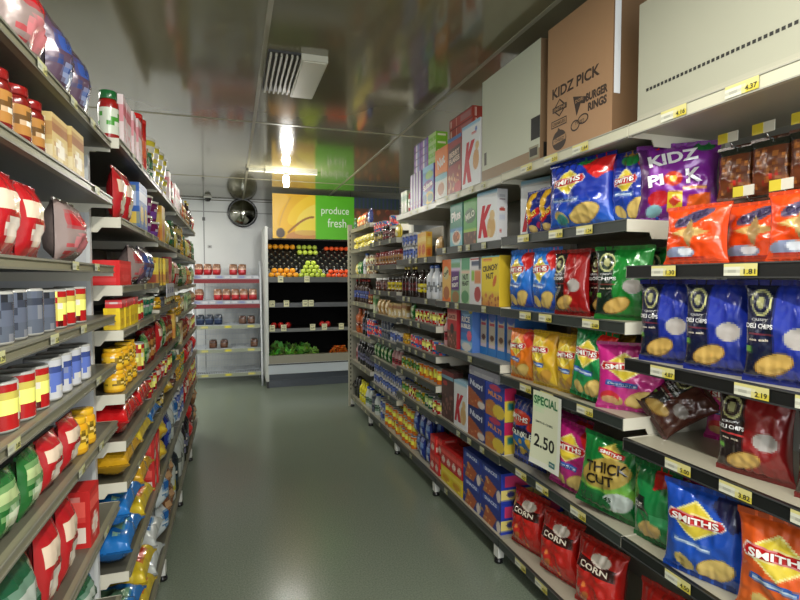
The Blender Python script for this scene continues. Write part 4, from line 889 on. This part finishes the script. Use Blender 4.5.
def card(sh, x, z, y=None):
    b = MB(('paper',)); yy = (CY0 - .012 if y is None else y) + oy
    P = lambda u, v, off=0: (x + ox + (u - .5) * .075, yy - off, z - .045 + v * .09)
    b.box(x + ox - .0375, yy, z - .045, x + ox + .0375, yy + .002, z + .045, (206, 204, 170)); b.grid(lambda u, v: P(u, v, .0012), 6, 7, A((222, 220, 180), ('r', .2, .7, .8, .76, (110, 110, 90))), smooth=False)
    b.text('%.2f' % random.uniform(1.5, 6), P, .5, .4, .6, .28, (40, 40, 36), aspect=.83, off=.002); link('price_card', b.mesh('price_card'), sh)
s1 = cb('shelf', [(CX0 + .01, CY0 + .02, 1.535, CX1 - .01, CY0 + .14, 1.56, (18, 18, 18)), (CX0 + .01, CY0 - .005, 1.50, CX1 - .01, CY0 + .02, 1.575, (86, 88, 88))])
s2 = cb('shelf', [(CX0 + .01, CY0 + .08, 1.17, CX1 - .01, CY1 - .04, 1.19, (18, 18, 18)), (CX0 + .01, CY0 + .06, 1.14, CX1 - .01, CY0 + .08, 1.205, (86, 88, 92))])
s3 = cb('shelf', [(CX0 + .01, CY0 + .04, .81, CX1 - .01, CY1 - .04, .83, (18, 18, 18)), (CX0 + .01, CY0 + .02, .79, CX1 - .01, CY0 + .04, .84, (110, 112, 112))])
for x in (.65, 1.02, 1.7, 2.0): card(s1, x, 1.545)
for x in (.535, .735, 1.00, 1.085, 1.75): card(s2, x, 1.195, CY0 + .05)
for x in (.53, .69, 1.10, 1.27, 1.52, 1.9): card(s3, x, .85, CY0 + .01)
# dimpled black fruit liner sloping up to the back
b = MB(('gloss',))
SY0, SZ0, SY1, SZ1 = CY0 + .14, 1.56, CY0 + .62, 2.02
def PL(u, v, off=0):
    k_ = .015 * (math.sin(u * 2 * PI * 17) * math.sin(v * 2 * PI * 5))
    return (CX0 + .012 + u * (CX1 - CX0 - .024) + ox, SY0 + (SY1 - SY0) * v + oy, SZ0 + (SZ1 - SZ0) * v + k_ + off)
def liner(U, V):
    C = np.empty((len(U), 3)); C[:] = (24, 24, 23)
    q = np.sin(U * 2 * PI * 17) * np.sin(V * 2 * PI * 5); C[q > .82] = (150, 148, 128); C[(q > .25) & (q < .4)] = (70, 70, 60)  # pale bump tops and rims paint glints onto the black plastic
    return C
b.grid(PL, 176, 56, liner, smooth=True)
b.box(CX0 + .012 + ox, SY1 + oy, SZ1 - .02, CX1 - .012 + ox, CY1 - .03 + oy, SZ1, (30, 30, 30))
link('dimpled_tray', b.mesh('dimpled_tray'), case)
# banner
b = MB(('paper',)); bw, bh = 1.85, .62
PB = lambda u, v, off=0: (u * bw, -off, v * bh)
b.box(0, .001, 0, bw, .03, bh, (214, 214, 210))
def banana(U, V):
    C = np.empty((len(U), 3)); C[:] = (228, 176, 20)
    un = U * bw / .60
    def blob(cx, cy, rx, ry, rot, c):
        x = un - cx; y = V - cy
        X = (x * math.cos(rot) + y * math.sin(rot)) / rx; Y = (-x * math.sin(rot) + y * math.cos(rot)) / ry
        C[X * X + Y * Y < 1] = c
    blob(.35, .95, .62, .30, .35, (236, 182, 20)); blob(.05, .5, .3, .6, -.3, (240, 192, 70)); blob(.62, .62, .62, .34, .75, (238, 184, 14)); blob(.75, .66, .5, .22, .7, (246, 204, 34))
    blob(1.0, .45, .5, .32, .5, (248, 220, 90)); blob(.95, .25, .45, .2, .25, (242, 216, 70)); blob(.72, .05, .42, .14, .05, (200, 140, 80)); blob(.8, .14, .3, .06, .0, (216, 176, 90))
    for t in np.linspace(0, 1, 60):
        a = .36 + .58 * t; y = .14 + .36 * math.sin(t * 1.5); C[((un - a) / .022) ** 2 + ((V - y) / .022) ** 2 < 1] = (150, 96, 44)
        a = .16 + .25 * t; y = .3 + .62 * t ** .7; C[((un - a) / .014) ** 2 + ((V - y) / .02) ** 2 < 1] = (214, 160, 60)
    blob(.18, .12, .10, .11, 0, (70, 54, 44))
    M = (U > .6 / bw) & (U <= 1.16 / bw); C[M] = (90, 190, 14)
    M = U > 1.16 / bw
    rs = np.random.RandomState(4); C[M] = (96, 56, 34)
    for _ in range(90):
        cu = 1.16 / bw + rs.rand() * (1 - 1.16 / bw); cv = rs.rand(); r = .02 + rs.rand() * .02
        cc = [(150, 80, 40), (120, 50, 34), (90, 60, 30), (170, 96, 50), (110, 84, 40)][rs.randint(5)]
        r *= .6; MM = M & (((U - cu) / r) ** 2 + ((V - cv) / (r * 3)) ** 2 < 1); C[MM] = cc
    C[M & (V > .74)] = (34, 60, 54)
    MM = M & (V > .74) & (np.sin(U * 190) > .3); C[MM] = (40, 50, 96)
    return C
b.grid(PB, 150, 56, banana, smooth=False)
b.text('produce', PB, .88 / bw, .64, .40 / bw, .22, (240, 246, 236), aspect=bw / bh, off=.002, bold=0.0); b.text('fresh', PB, .905 / bw, .38, .27 / bw, .20, (240, 246, 236), aspect=bw / bh, off=.002, bold=0.0)
tag(link('banner', b.mesh('banner'), None, (.545, CY0 - .056, 2.115)), 'green and yellow banner reading produce fresh above the produce case', 'banner')

# fruit
def fruit_spec(key, kind, desc, r, c, sq=.95, stem=(70, 80, 40), seg=14):
    b = MB(('organic',)); pr = []
    for i in range(9):
        t = -PI / 2 + PI * i / 8; rr = r * math.cos(t); zz = r * sq * math.sin(t)
        if i == 8: zz -= r * .12; rr = .0006
        pr.append((max(rr, .0006), zz + r * sq, c))
    b.lathe(pr, seg); k = MB(('matte',)); k.lathe([(.004, 2 * r * sq - r * .14, stem), (.0025, 2 * r * sq + .003, stem)], 6)
    spec(key, kind, desc, 'fruit' if kind != 'tomato' else 'vegetable', 2 * r, 2 * r, 2 * r * sq, b.mesh(kind), [('stem', k.mesh('stem'), (0, 0, 0))])
fruit_spec('orange', 'orange', 'orange', .042, (248, 168, 34)); fruit_spec('apple', 'green_apple', 'green apple', .039, (186, 204, 70)); fruit_spec('tomato', 'tomato', 'tomato', .039, (240, 88, 30), .85, (50, 90, 40))
fruit_spec('capsicum', 'capsicum', 'red capsicum', .045, (180, 30, 26), 1.05, (40, 90, 40))
FW = {'orange': 'orange', 'apple': 'green apple', 'tomato': 'red orange tomato'}
def pile(kind, x0, n, r, lay=2, y0=CY0 + .06):
    """rows against the front ledge: n in the first row, stacked back and up"""
    k_ = 0
    for L in range(lay):
        m_ = n - L
        for i in range(m_):
            k_ += 1
            x = x0 + (i + L * .5) * 2.04 * r; yy = y0 + L * r * 1.15; zz = 1.5605 + L * r * 1.55
            nm = ORD[i + 1]
            place(kind, (x, yy, zz), random.uniform(0, 6), uniq('%s, %s from left in %s row of the cooler front pile' % (FW[kind], nm, ['front', 'second', 'third', 'top'][L])), FW[kind] + 's heaped on the top cooler shelf')
pile('orange', .53, 5, .042, 2); pile('apple', .945, 5, .039, 4); pile('tomato', 1.345, 6, .039, 2); pile_x = None
def slope_row(kind, x0, n, v, r, nm):
    for i in range(n):
        y = SY0 + (SY1 - SY0) * v; zz = SZ0 + (SZ1 - SZ0) * v
        place(kind, (x0 + i * 2.04 * r, y - r * .69, zz + r * .02), random.uniform(0, 6), uniq('%s, %s from left in the %s row on the sloping liner' % (FW[kind], ORD[i + 1], nm)), FW[kind] + 's on the dimpled liner')
slope_row('orange', .54, 5, .94, .042, 'high'); slope_row('apple', .98, 4, .94, .039, 'high'); slope_row('apple', .98, 4, .76, .039, 'middle'); slope_row('tomato', 1.40, 5, .92, .039, 'high')
for i, x in enumerate((.56, .66, .76)): place('capsicum', (x, CY0 + .12, .8305), i, uniq('red capsicum, %s from left on lower cooler shelf' % ORD[i + 1]), 'red capsicums')
for i, x in enumerate((1.26, 1.34)): place('capsicum', (x, CY0 + .14, .8305), i, uniq('red capsicum beside the middle price cards, ' + ['left', 'right'][i] + ' one'), 'red capsicums')
# leafy bunches
def leafy(seed, c, n=30, R_=.115):
    rnd = random.Random(seed); b = MB(('organic',))
    for i in range(n):
        a = rnd.uniform(0, 2 * PI); el = rnd.uniform(.15, 1.25); L = R_ * rnd.uniform(.7, 1.15); w = L * .42
        cc = tuple(x * rnd.uniform(.75, 1.2) for x in c); ph = rnd.uniform(0, 6)
        def P(u, v, off=0, a=a, el=el, L=L, w=w, ph=ph):
            r = L * v * math.cos(el) + .01; z = .012 + L * v * math.sin(el) - L * .5 * v * v * math.cos(el) * .5 + .008 * math.sin(v * 18 + ph) + .008 * math.sin(u * 14 + ph)
            ww = w * math.sin(PI * min(1, v * .85 + .1)) ** .7 * (u - .5) * 2
            return (r * math.cos(a) - ww * math.sin(a), r * math.sin(a) + ww * math.cos(a), max(.001, z + .02 * abs(u - .5)))
        b.grid(P, 5, 7, A(cc), smooth=True)
    b.lathe([(.02, 0, (200, 214, 160)), (.03, .02, (190, 210, 150)), (.02, .05, (150, 190, 100)), (0.0, .06, (150, 190, 100))], 10)
    return b.mesh('lettuce')
lt = [leafy(s, c) for s, c in ((1, (140, 200, 84)), (2, (166, 214, 110)), (3, (112, 176, 76)))]
kq = 0
for i, (x, y, z_) in enumerate(((.61, 7.61, .4005), (.79, 7.60, .4005), (.97, 7.61, .4005), (1.14, 7.60, .4005), (.66, 7.79, .46), (.86, 7.80, .46), (1.06, 7.79, .46), (.62, 7.99, .50), (.83, 7.99, .50), (1.04, 7.99, .50))):
    rw = 'front' if i < 4 else ('middle' if i < 7 else 'back'); ix = i if i < 4 else (i - 4 if i < 7 else i - 7)
    if i >= 4:
        bb = MB(('matte',)) if False else None
    tag(link('lettuce', lt[i % 3], None, (x, y, .4005 + (0 if i < 4 else .0)), (0, 0, i * 1.3), (1.0, 1.0, 1.25 + (.25 if i >= 4 else 0))), uniq('leafy green lettuce, %s from left, %s row of cooler well' % (ORD[ix + 1], rw)), 'lettuce', 'lettuces in the cooler well')
# carrots
cb_ = MB(('organic',)); cb_.lathe([(.0006, 0, (222, 90, 24)), (.006, .01, (226, 96, 26)), (.013, .09, (228, 100, 28)), (.016, .15, (230, 104, 30)), (.008, .162, (120, 120, 40)), (0.0005, .164, (90, 120, 40))], 9); cm = cb_.mesh('carrot')
tl = MB(('organic',)); tl.lathe([(.005, .16, (80, 120, 40)), (.003, .175, (90, 130, 50)), (0.0005, .178, (90, 130, 50))], 6); tlm = tl.mesh('stalk')
rnd = random.Random(5); kk = 0
for L in range(5):
    for i in range(9 - L):
        kk += 1
        x = 1.36 + (i + L * .5) * .036; z_ = .417 + L * .029
        o = link('carrot', cm, None, (x, 7.66 - L * .012, z_), (PI / 2 - .1, 0, rnd.uniform(-.08, .08)))
        tag(o, uniq('orange carrot, %s from left in layer %s of the carrot pile' % (ORD[i + 1], ['one', 'two', 'three', 'four', 'five'][L])), 'carrot', 'carrots piled in the cooler well'); link('stalk', tlm, o)

# ------------------------------------------------------------------ bread rack
rack = empty('bread_rack', (-.06, 7.9, 0)); tag(rack, 'grey wire bread rack beside the produce case', 'rack')
RX0, RX1 = -.53, .40; GR = (200, 208, 220)
for x in (RX0, RX1):
    b = MB(('metal',)); b.tube([(x + .06, -.30, .0), (x + .06, -.26, .25), (x + .06, -.05, 1.70), (x + .06, .02, 1.79), (x + .06, .10, 1.80), (x + .06, .30, 1.76), (x + .06, .34, 1.60), (x + .06, .34, 0)], .014, (206, 210, 216)); link('side_frame', b.mesh('side_frame'), rack)
b = MB(('metal',))
for i in range(45): xx = RX0 + .06 + (RX1 - RX0) * i / 44; b.tube([(xx, .33, .15), (xx, .33, 1.72)], .0025, GR, 5)
for z_ in np.arange(.15, 1.75, .08): b.tube([(RX0 + .06, .335, z_), (RX1 + .06, .335, z_)], .0025, GR, 5)
link('wire_back', b.mesh('wire_back'), rack)
RZ = [1.60, 1.235, .885, .55, .21]; RY = [-.02, -.08, -.14, -.19, -.25]
for q, (z_, yf) in enumerate(zip(RZ, RY)):
    b = MB(('metal',)); xa, xb = RX0 + .07, RX1 + .05
    for i in range(40): xx = xa + (xb - xa) * i / 39; b.tube([(xx, yf, z_ - .05), (xx, yf, z_), (xx, .32, z_)], .0025, GR, 5)
    for yy in np.linspace(yf, .32, 6): b.tube([(xa, yy, z_ - .003), (xb, yy, z_ - .003)], .003, GR, 5)
    sh = link('wire_shelf', b.mesh('wire_shelf'), rack)
    b = MB(('paper',)); Pp = lambda u, v, off=0: (xa + u * (xb - xa), yf - .006 - off, z_ - .055 + v * .05)
    b.box(xa, yf - .005, z_ - .055, xb, yf - .003, z_ - .005, (150, 150, 156))
    ly = [('r', k_ / 9 + .01, .2, k_ / 9 + .095, .85, (206, 206, 212) if k_ % 3 else (140, 146, 190)) for k_ in range(9)] if q < 2 else [('r', .1, .2, .2, .9, (206, 200, 120)), ('r', .45, .2, .55, .9, (226, 214, 60)), ('r', .8, .2, .9, .9, (220, 210, 110))]
    b.grid(Pp, 54, 4, A((166, 168, 182) if q < 2 else (150, 156, 140), *ly), smooth=False); link('price_strip', b.mesh('price_strip'), sh)
    if q < 2:
        b = MB(('paper',)); b.box(xa, yf - .004, z_ - .115, xb, yf - .001, z_ - .056, (128, 28, 36)); link('red_strip', b.mesh('red_strip'), sh)
def loaf(key, desc, base, band, topc, w=.118, h=.165, d=.26):
    b = MB(('foil',)); n = 16
    def P(u, v, off=0):     # u around, v along depth
        a = 2 * PI * u; pw = .5
        cx_ = math.copysign(abs(math.cos(a)) ** pw, math.cos(a)); cz_ = math.copysign(abs(math.sin(a)) ** (pw if math.sin(a) < 0 else .8), math.sin(a))
        e = max(.02, 1 - abs(2 * v - 1) ** 6)
        return (w / 2 * cx_ * e, -d / 2 + d * v, max(0, h / 2 + h / 2 * cz_ * e))
    def art(U, V):
        C = np.empty((len(U), 3)); Z = np.sin(2 * PI * U)
        C[:] = base; C[Z > .15] = band; C[Z > .45] = topc; return C
    b.grid(P, 32, 12, art, smooth=True, flip=True)
    # end face print
    F = lambda u, v, off=0: ((u - .5) * w * .9, -d / 2 - .0015 - off + .012 * (abs(2 * u - 1) ** 4 + abs(2 * v - 1) ** 4), .004 + v * h * .93)
    b.grid(F, 14, 14, A(base, ('r', 0, .5, 1, .62, band), ('r', 0, .62, 1, 1, topc), ('e', .5, .28, .28, .14, tuple(min(255, x * 1.15) for x in base))), smooth=True)
    t = MB(('foil',)); t.tube([(0, -d / 2 + .0, h * .6), (0, -d / 2 - .012, h * .62)], .008, band)
    return spec(key, 'bread_loaf', desc, 'bread', w, d, h, b.mesh('bread_loaf'), [('bag_tie', t.mesh('bag_tie'), (0, 0, 0))])
loaf('breadred', 'bread loaf in red bag', (172, 22, 34), (222, 180, 150), (136, 96, 70)); loaf('breadblue', 'loaf in a dark blue bag', (26, 44, 80), (90, 110, 140), (34, 44, 60)); loaf('breadbrn', 'small brown loaf', (92, 56, 38), (120, 80, 50), (70, 40, 30), w=.11, h=.12)
def bread(key, q, xs, label, hs=1):
    for i, x in enumerate(xs):
        place(key, (x, 7.9 + RY[q] + .15, RZ[q] + .003), random.uniform(-.03, .03), uniq(label % ORD[i + 1]), label.split(',')[0] + ' on the rack', scale=(1, 1, hs))
bread('breadred', 0, [-.455, -.333, -.211, .02, .142], 'red bagged bread loaf, %s from left on the top rack shelf')
bread('breadred', 1, [-.45, -.20, -.078, .044, .166, .288], 'red bagged bread loaf, %s from left on the second rack shelf')
bread('breadblue', 2, [-.44, -.318, -.196], 'dark blue bagged loaf, %s from left on the third rack shelf', .9); bread('breadbrn', 2, [.14, .26], 'brown loaf, %s from left on the third rack shelf')
bread('breadbrn', 3, [-.27, -.12, .30], 'brown loaf, %s from left on the fourth rack shelf')

# ------------------------------------------------------------------ wall and ceiling fittings
b = MB(('mirror', 'gloss'))
prm = []
for i in range(9): t = i / 8 * .9; prm.append((max(.0006, .21 * math.sin(t) / math.sin(.9)), -(math.cos(t) - math.cos(.9)) * .27, (150, 150, 140)))
n = len(prm); bb = MB(('mirror',)); bb.lathe([(r, z_, c) for r, z_, c in prm], 28)
mir = link('convex_mirror', bb.mesh('convex_mirror'), None, (.17, YW1 - .06, 2.575), (-PI / 2 - 0, 0, 0)); mir.rotation_euler = (-PI / 2 + PI + .16, 0, .1) if False else (-PI / 2, 0, 0)
mir.rotation_euler = (PI + PI / 2, 0, 0)
tag(mir, 'round convex security mirror high on the back wall', 'mirror')
rr = MB(('gloss',)); rr.lathe([(.205, -.012, BK), (.225, -.008, BK), (.225, .02, BK), (.205, .02, BK)], 28); link('rim', rr.mesh('rim'), mir)
kb = MB(('metal',)); kb.box(-.02, -.02, 0.01, .02, .02, .06, (60, 60, 60)); link('mounting', kb.mesh('mounting'), mir)
dm = MB(('gloss', 'metal')); dm.lathe([(.0006, -.075, BK), (.03, -.07, BK), (.045, -.045, BK), (.046, -.02, BK)], 16); dm.lathe([(.055, -.025, (206, 206, 200)), (.06, -.0, (206, 206, 200)), (.0, 0.0, (206, 206, 200))], 16)
tag(link('dome_camera', dm.mesh('dome_camera'), None, (-.33, YW1 - .2, ZC)), 'small dome security camera on the ceiling left of the mirror', 'camera')
sw = MB(('metal',)); sw.box(-.03, -.01, 0, .03, 0, .045, (176, 178, 178)); sw.box(-.012, -.014, .012, .012, -.01, .034, (120, 120, 120))
tag(link('wall_socket', sw.mesh('wall_socket'), None, (-.32, YW1, 2.02)), 'small wall socket plate on the white back wall', 'socket')
jb = MB(('metal',)); jb.box(-.02, -.02, 0, .02, 0, .05, (90, 92, 92)); tag(link('junction_box', jb.mesh('junction_box'), None, (-.40, YW1, 2.44)), 'small dark junction box near the ceiling on back wall', 'box')
# ceiling air conditioner: grille and pale panel
ac = empty('air_conditioner', (.38, 3.16, ZC)); tag(ac, 'ceiling air conditioner with dark slats and pale panel', 'air conditioner')
b = MB(('metal',)); b.box(-.005, -.30, -.035, .14, .30, 0, (196, 194, 178)); b.box(.005, -.29, -.040, .13, .29, -.035, (206, 204, 188)); link('panel', b.mesh('panel'), ac)
b = MB(('metal',)); b.box(-.18, -.30, -.012, -.006, .30, 0, (44, 44, 42)); link('grille_backing', b.mesh('grille_backing'), ac)
for i in range(6):
    b = MB(('metal',)); x = -.17 + i * .028; b.box(x, -.29, -.03, x + .010, .29, -.012, (170, 168, 152)); link('grille_slat', b.mesh('grille_slat'), ac)
# hanging lamp near the produce case
lp = empty('ceiling_lamp', (.60, 5.98, ZC)); tag(lp, 'glowing ceiling lamp on a white batten before the produce banner', 'lamp')
b = MB(('metal',)); b.box(-.42, -.03, -.03, .35, .03, 0, (206, 204, 184)); b.box(-.44, -.034, -.034, -.41, .034, 0, (90, 88, 76)); b.box(-.24, -.033, -.034, -.23, .033, 0, (96, 94, 80)); link('batten', b.mesh('batten'), lp)
b = MB(('gloss',)); b.lathe([(.03, -.07, (196, 196, 186)), (.03, -.03, (196, 196, 186))], 14); link('socket', b.mesh('socket'), lp)
b = MB(('lamp',)); b.lathe([(.0006, -.19, W), (.026, -.185, W), (.034, -.13, W), (.034, -.07, W), (.0006, -.07, W)], 14); link('bulb', b.mesh('bulb'), lp, (0, 0, 0), (0, .0, 0))

# ------------------------------------------------------------------ lights
def area(name, loc, sx, sy, power, c=(1, .97, .88), rot=(0, 0, 0)):
    l = bpy.data.lights.new(name, 'AREA'); l.shape = 'RECTANGLE'; l.size = sx; l.size_y = sy; l.energy = power; l.color = c
    o = bpy.data.objects.new(name, l); col.objects.link(o); o.location = loc; o.rotation_euler = rot; return o
area('tube_light_1', (.45, -.9, 2.68), 1.2, .3, 55)
area('tube_light_2', (.5, .75, 2.70), .06, .9, 34)
area('tube_light_3', (-1.5, 3.5, 2.70), .3, 2.4, 60)
area('tube_light_4', (2.45, 3.5, 2.70), .3, 2.4, 60)
area('wall_fill_light', (-1.3, 7.0, 2.70), .3, 1.2, 36)  # extra light added out of view to brighten the back wall
area('cooler_fill_light', (1.40, 7.45, 2.095), 1.7, .04, 4, (1, 1, .94), (.45, 0, 0))  # fill added to brighten the produce; the canopy has no lamp of its own
area('rear_fill_light', (.3, -2.5, 1.7), 3.0, 1.6, 82, (.93, .97, 1), (PI / 2, 0, 0))  # unseen fill added behind the camera for faces turned towards it; no window there
def point(loc, e, r=.04, c=(1, .97, .9)):
    l = bpy.data.lights.new('lamp_light', 'POINT'); l.energy = e; l.shadow_soft_size = r; l.color = c
    o = bpy.data.objects.new('lamp_light', l); col.objects.link(o); o.location = loc
point((.60, 5.98, ZC - .12), 48)
point((.60, 5.90, ZC - .30), 30, .06)
# fixtures for the tubes behind and above the camera, and the added wall fill
for i, (x, y, sx, sy, lb) in enumerate(((.45, -.9, 1.24, .34, 'ceiling tube light behind the camera'), (.5, .75, .29, .84, 'ceiling tube light above the camera'), (-1.5, 3.5, .34, 2.44, 'ceiling tube light over the aisle to the left'), (2.45, 3.5, .34, 2.44, 'ceiling tube light over the aisle to the right'), (-1.3, 7.0, .34, 1.24, 'added fill light fitting beyond the far end of the left shelves'))):
    b = MB(('metal',)); b.box(-sx / 2, -sy / 2, -.05, sx / 2, sy / 2, 0, (214, 212, 200)); tag(link('light_fitting', b.mesh('light_fitting'), None, (x, y, ZC)), lb, 'light')
w_ = bpy.data.worlds.new('world'); sc.world = w_; w_.use_nodes = True
w_.node_tree.nodes['Background'].inputs[0].default_value = (.5, .52, .5, 1); w_.node_tree.nodes['Background'].inputs[1].default_value = .05

# ------------------------------------------------------------------ camera
cam = bpy.data.cameras.new('camera'); cam.sensor_width = 36; cam.lens = 512 / 800 * 36; cam.clip_start = .05
co = bpy.data.objects.new('camera', cam); col.objects.link(co)
co.location = (0, 0, 1.56)
psi, th = math.radians(18.1503), math.radians(2.4604)
co.rotation_euler = Euler((PI / 2 - th, 0, -psi), 'XYZ')
sc.camera = co
sc.view_settings.view_transform = 'Standard'; sc.view_settings.look = 'None'; sc.view_settings.gamma = 1; sc.view_settings.use_curve_mapping = False
sc.view_settings.exposure = 0.1
print('OBJECTS', len(bpy.data.objects))
